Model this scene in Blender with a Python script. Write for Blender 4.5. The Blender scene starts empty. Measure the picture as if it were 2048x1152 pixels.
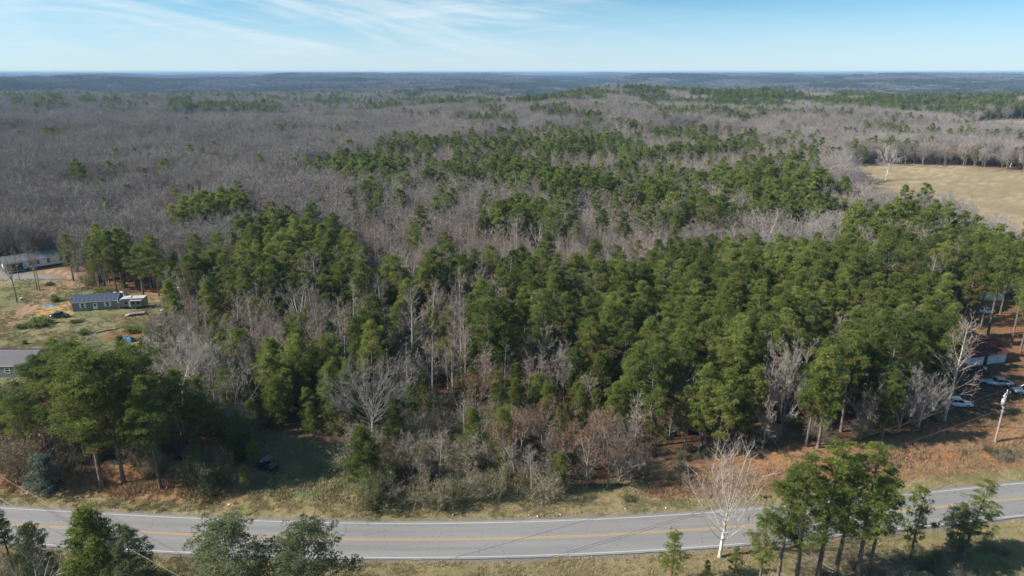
import bpy, math, random
import numpy as np
from mathutils import Vector, Matrix

S = bpy.context.scene
COL = S.collection
rad = math.radians
random.seed(7)

# ---------------------------------------------------------------- camera
CAM_H, PITCH, FPX = 58.0, rad(17.67), 1359.0
cam_d = bpy.data.cameras.new('camera')
cam = bpy.data.objects.new('camera', cam_d); COL.objects.link(cam)
cam.location = (0, 0, CAM_H); cam.rotation_euler = (math.pi/2 - PITCH, 0, 0)
cam_d.sensor_width = 36; cam_d.lens = 36*FPX/2048
cam_d.clip_start = 0.5; cam_d.clip_end = 80000
S.camera = cam

# ---------------------------------------------------------------- sun, sky, exposure
SUN_EL, SH_AZ = rad(34), rad(10)          # shadows run to +x, slightly away from the viewer
SUN_STRENGTH, SKY_STRENGTH, EXPOSURE = 4.8, 0.080, 0.75
to_sun = Vector((-math.cos(SH_AZ)*math.cos(SUN_EL), -math.sin(SH_AZ)*math.cos(SUN_EL), math.sin(SUN_EL)))
ld = bpy.data.lights.new('sun', 'SUN'); ld.energy = SUN_STRENGTH; ld.angle = rad(0.5); ld.color = (1, .94, .85)
sun = bpy.data.objects.new('sun', ld); COL.objects.link(sun)
sun.rotation_euler = (-to_sun).to_track_quat('-Z', 'Y').to_euler(); sun.location = (-200, -50, 300)

class NT:
    """small node helper"""
    def __init__(s, tree): s.t = tree; s.n = tree.nodes; s.l = tree.links
    def add(s, typ, **kw):
        n = s.n.new(typ)
        for k, v in kw.items():
            if k.startswith('i_'):
                key = k[2:]; key = int(key) if key.isdigit() else key
                if isinstance(v, bpy.types.NodeSocket): s.l.new(v, n.inputs[key])
                else: n.inputs[key].default_value = v
            else: setattr(n, k, v)
        return n
    def math(s, op, a, b=None, c=None, clamp=False):
        n = s.n.new('ShaderNodeMath'); n.operation = op; n.use_clamp = clamp
        for i, v in enumerate((a, b, c)):
            if v is None: continue
            if isinstance(v, bpy.types.NodeSocket): s.l.new(v, n.inputs[i])
            else: n.inputs[i].default_value = v
        return n.outputs[0]
    def mix(s, f, a, b, blend='MIX'):
        n = s.n.new('ShaderNodeMix'); n.data_type = 'RGBA'; n.blend_type = blend
        for key, v in ((0, f), (6, a), (7, b)):
            if isinstance(v, bpy.types.NodeSocket): s.l.new(v, n.inputs[key])
            else: n.inputs[key].default_value = v if key == 0 else (*v[:3], 1)
        return n.outputs[2]
    def smooth(s, v, a, b):
        n = s.n.new('ShaderNodeMapRange'); n.interpolation_type = 'SMOOTHSTEP'
        s.l.new(v, n.inputs[0]); n.inputs[1].default_value = a; n.inputs[2].default_value = b
        return n.outputs[0]

W = bpy.data.worlds.new('World'); S.world = W; W.use_nodes = True
w = NT(W.node_tree); w.n.clear()
tc = w.add('ShaderNodeTexCoord').outputs['Generated']
sp = w.add('ShaderNodeSeparateXYZ', i_0=tc)
X, Y, Z = sp.outputs
zst = w.math('ADD', w.math('MULTIPLY', w.math('MAXIMUM', Z, 0.0), 2.2), 0.05)     # clear air: the blue starts low over the horizon
vec = w.add('ShaderNodeCombineXYZ', i_0=X, i_1=Y, i_2=zst).outputs[0]
vec = w.add('ShaderNodeVectorMath', operation='NORMALIZE', i_0=vec).outputs[0]
sky = w.add('ShaderNodeTexSky', sky_type='NISHITA', sun_disc=False, sun_elevation=SUN_EL, sun_rotation=rad(260),
            altitude=100, air_density=1.0, dust_density=0.6, ozone_density=1.0)
w.l.new(vec, sky.inputs[0])
skyc = w.mix(1.0, sky.outputs[0], (0.86, 1.31, 1.28), 'MULTIPLY')
# cirrus: warped streaks in azimuth / elevation
az = w.math('ARCTAN2', X, Y)
el = w.math('ARCSINE', Z)
def streak(warp, su, sv, tilt, lo, hi, seed, detail=6):
    c, s_ = math.cos(tilt), math.sin(tilt)
    u = w.math('ADD', w.math('MULTIPLY', az, c), w.math('MULTIPLY', el, s_))
    v = w.math('SUBTRACT', w.math('MULTIPLY', el, c), w.math('MULTIPLY', az, s_))
    p = w.add('ShaderNodeCombineXYZ', i_0=w.math('MULTIPLY', u, su), i_1=w.math('MULTIPLY', v, sv), i_2=seed).outputs[0]
    nz = w.add('ShaderNodeTexNoise', i_Vector=p, i_Scale=1.0, i_Detail=float(detail), i_Roughness=.6, i_Distortion=warp).outputs[0]
    return w.smooth(nz, lo, hi)
def blob(a0, e0, ra, re):
    da = w.math('DIVIDE', w.math('SUBTRACT', az, rad(a0)), rad(ra)); de = w.math('DIVIDE', w.math('SUBTRACT', el, rad(e0)), rad(re))
    r2 = w.math('ADD', w.math('MULTIPLY', da, da), w.math('MULTIPLY', de, de))
    return w.math('DIVIDE', 1.0, w.math('ADD', 1.0, w.math('MULTIPLY', r2, r2)))
s1 = streak(1.0, 2.6, 22.0, rad(-9), .40, .66, 3.1)
s2 = streak(.7, 2.2, 42.0, rad(5), .46, .72, 9.7)
s3 = streak(.5, 14.0, 120.0, rad(-12), .35, .8, 5.3)
msk = w.math('ADD', blob(-12, 3.9, 13, 3.0), w.math('MULTIPLY', blob(-33, 4.6, 9, 2.2), .6))
msk = w.math('ADD', msk, w.math('MULTIPLY', blob(-2, 5.4, 7, 1.7), .7))
msk = w.math('MINIMUM', w.math('ADD', msk, .10), 1.0)
cl = w.math('MULTIPLY', w.math('ADD', w.math('MULTIPLY', s1, .85), w.math('MULTIPLY', s2, .45)), msk)
cl = w.math('MULTIPLY', cl, w.math('ADD', .65, w.math('MULTIPLY', s3, .35)), clamp=True)
cl = w.math('MULTIPLY', cl, w.smooth(el, rad(.3), rad(1.5)))
veil = w.math('MULTIPLY', w.smooth(el, rad(6.0), rad(0.0)), .72)
skyc = w.mix(veil, skyc, (4.95, 5.4, 6.3))
skyc = w.mix(w.math('MULTIPLY', cl, .9), skyc, (5.9, 6.7, 7.1))
bg = w.add('ShaderNodeBackground', i_Color=skyc, i_Strength=SKY_STRENGTH)
w.l.new(bg.outputs[0], w.add('ShaderNodeOutputWorld').inputs[0])

vs = S.view_settings
vs.view_transform = 'Standard'; vs.look = 'None'; vs.exposure = EXPOSURE; vs.gamma = 1.0
try: vs.use_curve_mapping = False
except Exception: pass
cy = S.cycles
cy.max_bounces = 4; cy.diffuse_bounces = 2; cy.glossy_bounces = 2; cy.transmission_bounces = 2; cy.volume_bounces = 0
cy.transparent_max_bounces = 6; cy.use_denoising = True; cy.caustics_reflective = False; cy.caustics_refractive = False
cy.sample_clamp_indirect = 4; cy.use_adaptive_sampling = False; cy.use_denoising = True

# ---------------------------------------------------------------- maths
def sstep(x, a, b):
    t = np.clip((np.asarray(x, float)-a)/(b-a), 0, 1); return t*t*(3-2*t)
def _h(ix, iy, s):
    n = (ix.astype(np.int64)*374761393 + iy.astype(np.int64)*668265263 + s*1274126177) & 0x7fffffff
    n = ((n ^ (n >> 13))*1274126177) & 0x7fffffff
    n = n ^ (n >> 16)
    return (n & 0xffff)/65535.0
def vnoise(x, y, s=0):
    x = np.asarray(x, float); y = np.asarray(y, float)
    ix = np.floor(x); iy = np.floor(y); fx = x-ix; fy = y-iy
    fx = fx*fx*(3-2*fx); fy = fy*fy*(3-2*fy)
    a = _h(ix, iy, s); b = _h(ix+1, iy, s); c = _h(ix, iy+1, s); d = _h(ix+1, iy+1, s)
    return (a*(1-fx)+b*fx)*(1-fy)+(c*(1-fx)+d*fx)*fy
def fbm(x, y, s=0, o=3):
    r = 0; a = .5; t = 0
    for k in range(o):
        r = r + a*vnoise(x, y, s+k*17); t += a; a *= .5; x = np.asarray(x)*2.03+11.3; y = np.asarray(y)*2.03+5.7
    return r/t

CP, SP = math.cos(PITCH), math.sin(PITCH)
def project(x, y, z):
    """where a point of the place is seen in the survey photograph (2048 wide)"""
    zz = z-CAM_H
    dep = y*CP - zz*SP
    dep = np.where(dep > 1, dep, np.nan)
    up = y*SP + zz*CP
    return 1024+FPX*x/dep, 576-FPX*up/dep
def ray_to(px, py, z):
    u = px-1024; v = 576-py
    dy = FPX*CP+v*SP; dz = -FPX*SP+v*CP
    t = (z-CAM_H)/dz
    return u*t, dy*t

# ---- road centreline: measured points of the middle line, smoothed
_mid = [(-260, 1034), (0, 1050), (239, 1060.5), (418, 1070), (600, 1078), (805, 1081), (1070, 1075.6), (1200, 1071), (1362, 1061), (1638, 1038), (1801, 1022.6), (1897, 1013), (2048, 997.7), (2300, 974)]
_m = np.array([ray_to(a, b, 0) for a, b in _mid])
ROADP = np.polyfit(_m[:, 0], _m[:, 1], 4)
def road_y(x):
    x = np.asarray(x, float); xc = np.clip(x, -62, 78)
    sl = np.polyval(np.polyder(ROADP), xc)
    return np.polyval(ROADP, xc)+(x-xc)*sl
def road_dist(x, y):
    """signed distance beyond the centreline"""
    sl = (road_y(np.asarray(x)+.5)-road_y(np.asarray(x)-.5))
    return (y-road_y(x))/np.sqrt(1+sl*sl)

def terrain(x, y):
    x = np.asarray(x, float); y = np.asarray(y, float)
    d = np.hypot(x, y); a = np.degrees(np.arctan2(x, np.maximum(y, 1e-3)))
    rdst = road_dist(x, np.clip(y, -50, 300))
    h = .5*(fbm(x/17, y/17, 3)-.5)*sstep(np.abs(rdst), 7, 16)*(1-sstep(d, 300, 500)*.5)
    h = h + 1.7*sstep(rdst, 9.2, 13.5)*sstep(x, 34, 46)*(1-sstep(rdst, 60, 110))
    h = h + .55*sstep(rdst, 6.5, 10)*(1-sstep(x, -28, -15))*(1-sstep(rdst, 25, 60))
    h = h + (fbm(x/90, y/90, 8)-.5)*2.5*sstep(d, 150, 320)
    h = h + (fbm(x/260, y/190, 12)-.5)*30*sstep(d, 380, 900)
    amp = np.clip((d-700)/60, 0, 30)*(1-.65*np.exp(-((d-1300)/330)**2)*sstep(a, 0, 8))
    h = h + (fbm(x/1300+3, y/1000+1, 21, 4)-.53)*amp*4.6
    h = h - 7*sstep(d, 900, 2200)*sstep(a, -2, 6) + 17*sstep(d, 1500, 3000)*(1-sstep(a, -3, 7))*(1-sstep(d, 5000, 9000))
    ridge = np.exp(-((d-1280)/260)**2)*sstep(a, 0, 8)
    h = h + 15*ridge - 26*np.exp(-((d-2700)/900)**2)*sstep(a, -4, 6)
    h = h - 5*sstep(d, 9000, 20000)
    return np.clip(h, -48, 32)
def G(px, py, dz=0.0):
    """the point of the ground (dz above it) measured at a pixel of the photograph"""
    z = 0.0
    for _ in range(8):
        x, y = ray_to(px, py, z+dz)
        z = float(terrain(x, y))
    return float(x), float(y), z
def height_for(px_top, base):
    """height of an upright thing on base whose top is seen at pixel row px_top"""
    x, y, z = base; lo, hi = .3, 40.
    for _ in range(40):
        m = (lo+hi)/2
        if float(project(x, y, z+m)[1]) > px_top: lo = m
        else: hi = m
    return lo

# ---------------------------------------------------------------- mesh helpers
class Acc:
    def __init__(s): s.v = []; s.f = []; s.t = []; s.m = []; s.n = 0
    def add(s, V, F, tint=0.0, mat=0):
        V = np.asarray(V, np.float32).reshape(-1, 3); F = np.asarray(F, np.int64).reshape(-1, 3)
        s.v.append(V); s.f.append(F+s.n); s.n += len(V)
        s.t.append(np.broadcast_to(np.asarray(tint, np.float32), (len(V),))); s.m.append(np.full(len(F), mat, np.int32))
    def extend(s, o, mo=0):
        for V, F, t, m in zip(o.v, o.f, o.t, o.m):
            s.v.append(V); s.t.append(t); s.m.append(m+mo)
        for F in o.f: s.f.append(F+s.n)
        s.n += o.n
    def transformed(s, M):
        o = Acc(); V = np.concatenate(s.v); F = np.concatenate(s.f)
        V = V@np.array(M.to_3x3()).T+np.array(M.translation)
        o.v = [V.astype(np.float32)]; o.f = [F]; o.t = [np.concatenate(s.t)]; o.m = [np.concatenate(s.m)]; o.n = s.n
        return o
    def build(s, name, mats, smooth=False):
        V = np.concatenate(s.v); F = np.concatenate(s.f); t = np.concatenate(s.t); m = np.concatenate(s.m)
        me = bpy.data.meshes.new(name)
        me.vertices.add(len(V)); me.vertices.foreach_set('co', V.astype(np.float32).ravel())
        me.loops.add(len(F)*3); me.loops.foreach_set('vertex_index', F.astype(np.int32).ravel())
        me.polygons.add(len(F)); me.polygons.foreach_set('loop_start', (np.arange(len(F))*3).astype(np.int32))
        me.polygons.foreach_set('material_index', m)
        me.polygons.foreach_set('use_smooth', np.full(len(F), bool(smooth)))
        a = me.attributes.new('tint', 'FLOAT', 'POINT'); a.data.foreach_set('value', t.astype(np.float32))
        for x in (mats if isinstance(mats, (list, tuple)) else [mats]): me.materials.append(x)
        me.update(calc_edges=True)
        return me

def norm(v): return v/np.maximum(np.linalg.norm(v, axis=-1, keepdims=True), 1e-9)
def tubes(acc, P, Rr, k=3, tint=0.0, mat=0):
    """n tubes at once: P (n,m,3) points, Rr (n,m) radii"""
    P = np.asarray(P, float); Rr = np.asarray(Rr, float); n, m, _ = P.shape
    T = np.empty_like(P); T[:, 1:-1] = P[:, 2:]-P[:, :-2]; T[:, 0] = P[:, 1]-P[:, 0]; T[:, -1] = P[:, -1]-P[:, -2]
    T = norm(T)
    ref = np.where(np.abs(T[:, :1, 2:3]) > .9, np.array([1., 0, 0]), np.array([0, 0, 1.]))
    A = norm(np.cross(T, np.broadcast_to(ref, T.shape))); B = np.cross(T, A)
    ang = np.arange(k)*2*np.pi/k
    V = P[:, :, None]+Rr[:, :, None, None]*(A[:, :, None]*np.cos(ang)[:, None]+B[:, :, None]*np.sin(ang)[:, None])
    idx = np.arange(n*m*k).reshape(n, m, k)
    a = idx[:, :-1]; b = idx[:, 1:]
    a2 = np.roll(a, -1, 2); b2 = np.roll(b, -1, 2)
    F = np.concatenate([np.stack([a, a2, b2], -1).reshape(-1, 3), np.stack([a, b2, b], -1).reshape(-1, 3)])
    tt = np.broadcast_to(np.asarray(tint, float).reshape(-1, 1, 1) if np.ndim(tint) else tint, (n, m, k)).ravel() if np.ndim(tint) <= 1 else tint
    acc.add(V.reshape(-1, 3), F, tt, mat)
def blades(acc, C, D, L, Wd, rng, tint=0.0, mat=0):
    """one narrow triangle per row"""
    n = len(C); D = norm(D)
    side = norm(np.cross(D, rng.normal(size=(n, 3))))
    L = np.broadcast_to(L, (n,))[:, None]; Wd = np.broadcast_to(Wd, (n,))[:, None]
    V = np.stack([C-side*Wd/2, C+side*Wd/2, C+D*L], 1).reshape(-1, 3)
    tt = np.repeat(np.broadcast_to(tint, (n,)), 3)
    acc.add(V, np.arange(3*n).reshape(-1, 3), tt, mat)

# ---------------------------------------------------------------- materials
def mat(name, build=None, color=(.5, .5, .5), rough=.8, metallic=0.0, var=0.0, scale=3.0, bump=0.0, spec=.3):
    M = bpy.data.materials.new(name); M.use_nodes = True
    t = NT(M.node_tree); b = t.n['Principled BSDF']
    b.inputs['Roughness'].default_value = rough; b.inputs['Metallic'].default_value = metallic
    b.inputs['Specular IOR Level'].default_value = spec
    b.inputs['Base Color'].default_value = (*color, 1)
    if var or bump:
        co = t.add('ShaderNodeTexCoord').outputs['Object']
        nz = t.add('ShaderNodeTexNoise', i_Vector=co, i_Scale=scale, i_Detail=5.0, i_Roughness=.65).outputs[0]
        if var:
            f = t.smooth(nz, .3, .72)
            t.l.new(t.mix(f, [c*(1-var) for c in color], [min(1, c*(1+var)) for c in color]), b.inputs['Base Color'])
        if bump:
            bp = t.add('ShaderNodeBump', i_Height=nz, i_Strength=bump, i_Distance=.05); t.l.new(bp.outputs[0], b.inputs['Normal'])
    if build: build(t, b)
    return M
def leafmat(name, dark, mid, light, brown, trans=.3):
    def bld(t, b):
        at = t.add('ShaderNodeAttribute', attribute_name='tint').outputs['Fac']
        oi = t.add('ShaderNodeObjectInfo').outputs['Random']
        loc = t.add('ShaderNodeObjectInfo').outputs['Location']
        big = t.add('ShaderNodeTexNoise', i_Vector=loc, i_Scale=.035, i_Detail=2.0).outputs[0]
        f = t.math('ADD', t.math('MULTIPLY', at, .55), t.math('MULTIPLY', oi, .5))
        f = t.math('SUBTRACT', f, .05)
        f = t.math('ADD', f, t.math('MULTIPLY', t.math('SUBTRACT', big, .5), .9))
        c = t.mix(t.smooth(f, .1, .5), dark, mid)
        c = t.mix(t.smooth(f, .5, 1.0), c, light)
        c = t.mix(t.smooth(at, 1.15, 1.5), c, brown)
        t.l.new(c, b.inputs['Base Color'])
        tr = t.add('ShaderNodeBsdfTranslucent', i_Color=c)
        mx = t.add('ShaderNodeMixShader', i_0=trans); t.l.new(b.outputs[0], mx.inputs[1]); t.l.new(tr.outputs[0], mx.inputs[2])
        t.l.new(mx.outputs[0], t.n['Material Output'].inputs[0])
    return mat(name, bld, rough=.6, spec=.25)
def barkmat(name, a, b_, tw1, tw2, bump=.3):
    """tint 0 = bark of the trunk, 1 = twigs"""
    def bld(t, b):
        at = t.add('ShaderNodeAttribute', attribute_name='tint').outputs['Fac']
        oi = t.add('ShaderNodeObjectInfo').outputs['Random']
        co = t.add('ShaderNodeTexCoord').outputs['Object']
        mp = t.add('ShaderNodeMapping', i_0=co, i_3=(3, 3, .7)).outputs[0]
        nz = t.add('ShaderNodeTexNoise', i_Vector=mp, i_Scale=1.6, i_Detail=4.0, i_Roughness=.7).outputs[0]
        tr = t.mix(t.smooth(nz, .35, .65), a, b_)
        tw = t.mix(oi, tw1, tw2)
        loc = t.add('ShaderNodeObjectInfo').outputs['Location']
        big = t.add('ShaderNodeTexNoise', i_Vector=loc, i_Scale=.022, i_Detail=3.0, i_Roughness=.6).outputs[0]
        g_ = t.math('ADD', .45, t.math('MULTIPLY', big, 1.1)); gc = t.add('ShaderNodeCombineXYZ', i_0=g_, i_1=g_, i_2=g_).outputs[0]
        tw = t.mix(1.0, tw, gc, 'MULTIPLY')
        t.l.new(t.mix(t.math('MULTIPLY', at, 1.0, clamp=True), tr, tw), b.inputs['Base Color'])
    return mat(name, bld, rough=.9, spec=.1)

M_PINE = leafmat('pine_needles', (.078, .112, .026), (.185, .225, .050), (.310, .340, .080), (.27, .175, .07), .42)
M_CEDAR = leafmat('cedar_foliage', (.10, .12, .055), (.21, .24, .11), (.34, .36, .19), (.15, .11, .05))
M_SAGE = leafmat('sage_foliage', (.13, .17, .13), (.22, .28, .22), (.32, .38, .31), (.2, .2, .14))
M_OAKLEAF = leafmat('dry_oak_leaves', (.13, .065, .035), (.22, .105, .055), (.30, .16, .085), (.2, .1, .05))
M_OLIVE = leafmat('thicket_leaves', (.06, .08, .026), (.125, .15, .048), (.20, .21, .075), (.16, .11, .06))
M_PBARK = barkmat('pine_bark', (.10, .075, .058), (.21, .17, .14), (.13, .10, .08), (.18, .14, .11))
M_GREY = barkmat('grey_bark', (.15, .13, .11), (.27, .245, .215), (.25, .22, .20), (.325, .293, .268))
M_TAN = barkmat('tan_bark', (.17, .14, .11), (.31, .27, .22), (.31, .245, .20), (.40, .33, .28))
M_WHITE = barkmat('white_bark', (.30, .27, .235), (.58, .545, .48), (.42, .36, .31), (.50, .44, .38))
M_FARPINE = leafmat('distant_pine_crowns', (.022, .038, .012), (.045, .066, .020), (.075, .095, .03), (.08, .06, .03), .15)  # darker than pine_needles: self-shade and gaps of the canopy put into the colour
M_FARBARE = barkmat('distant_bare_crowns', (.12, .105, .09), (.18, .16, .14), (.15, .135, .13), (.20, .18, .17))  # darker than grey_bark: shade inside the simple far crowns is in the colour
M_SYCAMORE = barkmat('sycamore_bark', (.42, .39, .34), (.74, .71, .64), (.46, .41, .37), (.52, .47, .42))
M_WHITE_T = barkmat('white_bark_twigs', (.40, .37, .32), (.66, .62, .55), (.25, .19, .165), (.33, .26, .22))
M_BRUSH = barkmat('bramble_stems', (.14, .11, .08), (.22, .17, .12), (.24, .20, .135), (.34, .285, .19))

# ---------------------------------------------------------------- trees
def pine_parts(seed, H, R, cb, limbs=34, clus=6, tufts=13, k=4, L=.42, Wd=.10, rc=.5, form='stand', brown=.12, lean=0, dead=6, kt=6, keep=1.0):
    r = np.random.default_rng(seed)
    tr, cr = Acc(), Acc()
    n = 9; tz = np.linspace(0, 1, n)
    ph = r.uniform(0, 6.28)
    off = np.stack([np.sin(tz*2.6+ph)-np.sin(ph), np.cos(tz*2.1+ph)-np.cos(ph)], 1)*H*.010
    ax = np.column_stack([off[:, 0]+lean*H*tz**1.4, off[:, 1], tz*H*.97])
    r0 = .0105*H+.03
    rr = r0*(1-tz)**.8+.03; rr[0] *= 1.25
    tubes(tr, ax[None], rr[None], kt, 0.0)
    def axis(t): return np.stack([np.interp(t, tz, ax[:, i]) for i in range(3)], -1)
    t = cb+(1-cb)*(np.arange(limbs)+r.uniform(0, 1, limbs))/limbs
    s = (t-cb)/(1-cb)
    if form == 'cone': prof = (1-s)**.62*(.65+.35*np.minimum(1, s*5))+.05
    elif form == 'open': prof = (1-s**2.2)**.7*(.5+.5*np.minimum(1, s*3.2))+.10
    elif form == 'thin': prof = (1-s)**.5*(.35+.65*s)*1.5+.1
    else: prof = (1-s**1.7)**.75*(.45+.55*np.minimum(1, s*2.2))+.12
    ln = R*prof*r.uniform(.62, 1.12, limbs)
    if form in ('open', 'thin'): ln *= np.where(r.random(limbs) < .2, .5, 1)
    az_ = np.arange(limbs)*2.399+r.uniform(-.6, .6, limbs)
    rise = {'cone': .35, 'open': .35, 'thin': .35}.get(form, .5)
    rise = rise*(.3+s)+r.uniform(-.1, .15, limbs)
    P0 = axis(t); hd = np.stack([np.cos(az_), np.sin(az_), np.zeros(limbs)], 1)
    u = np.array([0, .35, .7, 1.])
    P = P0[:, None]+hd[:, None]*(ln[:, None, None]*u[None, :, None])
    P[:, :, 2] += ln[:, None]*(rise[:, None]*u[None]+.12*u[None]**2)
    lr = (.012+.012*ln)[:, None]*(1.15-u[None])
    tubes(tr, P, lr, 3, .5)
    if dead:      # bare dead stubs below the crown
        td = r.uniform(cb*.45, cb, dead); a = r.uniform(0, 6.28, dead); l_ = R*r.uniform(.25, .7, dead)
        Q0 = axis(td); hd2 = np.stack([np.cos(a), np.sin(a), r.uniform(-.2, .3, dead)], 1)
        tubes(tr, np.stack([Q0, Q0+hd2*l_[:, None]], 1), np.tile([[.03, .01]], (dead, 1)), 3, 1.0)
    # tuft clusters
    nl = np.maximum(2, (clus*np.clip(ln/(R*.75), .5, 1.3))).astype(int)
    li = np.repeat(np.arange(limbs), nl)
    uu = r.uniform(.38, 1.05, len(li)); 
    base = np.stack([P0[li, i]+hd[li, i]*ln[li]*uu for i in range(3)], 1)
    base[:, 2] = P0[li, 2]+ln[li]*(rise[li]*uu+.12*uu**2)
    lat = np.stack([-hd[li, 1], hd[li, 0], np.zeros(len(li))], 1)
    base += lat*(r.uniform(-.42, .42, len(li))*ln[li]*(1.15-.55*uu))[:, None]
    base[:, 2] += r.uniform(-.45, .45, len(li))*min(1, R/2.5)
    top = axis(np.array([.995])); base = np.concatenate([base, top+r.normal(0, .2, (3, 3))*[1, 1, .6]])
    ctint = np.clip(r.normal(.5, .26, len(base)), 0, 1)
    tl = np.concatenate([s[li], [1, 1, 1]]); ur = np.concatenate([uu, [1, 1, 1]])
    ctint = np.where((r.random(len(base)) < brown*2.2*(1-tl)) & (ur < .85), 1.6, ctint)
    if keep < 1: sel = r.random(len(base)) < keep; base = base[sel]; ctint = ctint[sel]
    nc = len(base); ci = np.repeat(np.arange(nc), tufts)
    o = norm(r.normal(size=(len(ci), 3))); o[:, 2] = np.abs(o[:, 2])*.9-.25
    rcs = rc*r.uniform(.7, 1.3, nc)
    tp = base[ci]+o*rcs[ci, None]*np.array([1, 1, .85])*r.uniform(.55, 1.0, len(ci))[:, None]
    ti = np.repeat(np.arange(len(ci)), k)
    dirs = norm(o[ti]*.7+np.array([0, 0, .45])+r.normal(0, .62, (len(ti), 3)))
    blades(cr, tp[ti], dirs, L*r.uniform(.75, 1.2, len(ti)), Wd, r, ctint[ci][ti]+r.normal(0, .07, len(ti)))
    return tr, cr

def bare_parts(seed, H, R, form='oak', dens=1.0, k0=7, twig_w=.028, levels=4, lean=0.0, leaf=0, leafsize=.16, fork=.38):
    r = np.random.default_rng(seed)
    tr, cr = Acc(), Acc(); lf = Acc()
    r0 = .012*H+.03
    def curve(s, d, L, n=4, bend=.12, up=.18):
        u = np.linspace(0, 1, n)
        bv = r.normal(0, bend, s.shape); bv[:, 2] += up
        return s[:, None]+d[:, None]*(L[:, None, None]*u[None, :, None])+bv[:, None]*(L[:, None, None]*(u**2)[None, :, None])
    def kids(P, Rr, Lp, num, lo, hi, ang, ratio, upb):
        n, m, _ = P.shape
        num = max(1, int(round(num)))
        i = np.repeat(np.arange(n), num); u = r.uniform(lo, hi, len(i))*(m-1)
        u = np.where(np.tile(np.arange(num), n) == 0, (m-1)*.97, u)
        a = np.minimum(u.astype(int), m-2); f = (u-a)[:, None]
        s = P[i, a]*(1-f)+P[i, a+1]*f; T = norm(P[i, a+1]-P[i, a])
        q = norm(np.cross(T, r.normal(size=T.shape)))
        th = np.radians(r.uniform(ang[0], ang[1], len(i)))[:, None]
        d = norm(T*np.cos(th)+q*np.sin(th)+np.array([0, 0, upb]))
        frac = (u/(m-1))
        L = Lp[i]*ratio*(1.15-.55*frac)*r.uniform(.65, 1.2, len(i))
        rad_ = (Rr[i, a]*(1-f[:, 0])+Rr[i, a+1]*f[:, 0])*.62
        return s, d, L, rad_
    z0 = np.zeros((1, 3))
    if form == 'dome':
        u = np.linspace(0, 1, 5); hf = H*.5
        P = np.stack([np.sin(u*2)*H*.02, np.cos(u*2)*H*.01-H*.01, u*hf], 1)[None]; Rr = (r0*1.1*(1-.5*u))[None]
        tubes(tr, P, Rr, k0, 0.0)
        nm = int(34*dens); g = (np.arange(nm)+.5)/nm
        ze = 1-g*1.15; az2 = np.arange(nm)*2.399+r.uniform(-.3, .3, nm); rr3 = np.sqrt(np.clip(1-ze*ze, 0, 1))
        E = np.stack([R*rr3*np.cos(az2), R*rr3*np.sin(az2), H*.60+H*.38*ze], 1)*r.uniform(.82, 1.05, (nm, 1))
        t0 = np.clip(r.uniform(.35, 1, nm)*(.55+.45*(ze+.2)), .3, 1); S0 = np.stack([np.interp(t0, u, P[0, :, i]) for i in range(3)], 1)
        uu = np.linspace(0, 1, 5)[None, :, None]
        M0 = S0*.35+E*.65; M0[:, 2] = S0[:, 2]*.5+E[:, 2]*.5-.04*H; M0[:, :2] += r.normal(0, .05*R, (nm, 2))
        Pm = (1-uu)**2*S0[:, None]+2*uu*(1-uu)*M0[:, None]+uu**2*E[:, None]
        Lm = np.linalg.norm(E-S0, axis=1); Rm = np.maximum(r0*.27*(1-uu[:, :, 0]**.8), .015)*np.ones((nm, 1))
        tubes(tr, Pm, Rm, 3, .25)
        s, d, L, rd = kids(Pm, Rm, Lm, 5*dens, .35, 1, (20, 60), .36, .2)
        P1 = np.stack([s, s+d*L[:, None]], 1); tubes(cr, P1, np.tile([[.03, .012]], (len(s), 1)), 3, .6)
        s, d, L2, rd = kids(P1, np.full(P1.shape[:2], .02), L, 6*dens, .1, 1, (15, 60), .75, .25)
        blades(cr, s, d, L2, twig_w*1.2, r, .85)
        if levels >= 4:
            P2 = np.stack([s, s+d*L2[:, None]], 1)
            s, d, L2, rd = kids(P2, np.full(P2.shape[:2], .01), L2, 4, .1, 1, (15, 60), .7, .2)
            blades(cr, s, d, L2, twig_w, r, 1.0)
        return tr, cr, lf
    if form in ('poplar', 'sapling'):
        n = 8; u = np.linspace(0, 1, n)
        ph = r.uniform(0, 6)
        P = np.stack([(np.sin(u*3+ph)-math.sin(ph))*H*.012+lean*H*u**1.5, (np.cos(u*2.5+ph)-math.cos(ph))*H*.012, u*H], 1)[None]
        Rr = (r0*.85*(1-u)**.85+.015)[None]
        tubes(tr, P, Rr, k0, 0.0)
        n1 = int((30 if form == 'poplar' else 30)*dens)
        t = r.uniform(.22 if form == 'poplar' else .16, .97, n1)
        s = np.stack([np.interp(t, u, P[0, :, i]) for i in range(3)], 1)
        a = np.arange(n1)*2.399+r.uniform(-.5, .5, n1)
        el_ = np.radians(r.uniform(35, 62, n1))
        d = np.stack([np.cos(a)*np.cos(el_), np.sin(a)*np.cos(el_), np.sin(el_)], 1)
        L = R*1.25*(1.08-t)**.6*r.uniform(.6, 1.1, n1)/np.cos(el_)*.8
        rd = np.interp(t, u, Rr[0])*.30
    else:
        hf = H*fork; u = np.linspace(0, 1, 4)
        P = np.stack([np.sin(u*2)*H*.015+lean*hf*u, np.cos(u*2)*H*.01-H*.01, u*hf], 1)[None]
        Rr = (r0*1.25*(1-.35*u))[None]; Rr[0, 0] *= 1.2
        tubes(tr, P, Rr, k0, 0.0)
        nm = int(r.integers(4, 6))
        top = P[0, -1]
        a = np.arange(nm)*6.283/nm+r.uniform(-.4, .4, nm); el_ = np.radians(r.uniform(42, 74, nm)); el_[0] = rad(84)
        d = np.stack([np.cos(a)*np.cos(el_), np.sin(a)*np.cos(el_), np.sin(el_)], 1)
        Lm = (H-hf)*r.uniform(.72, .95, nm); 
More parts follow.
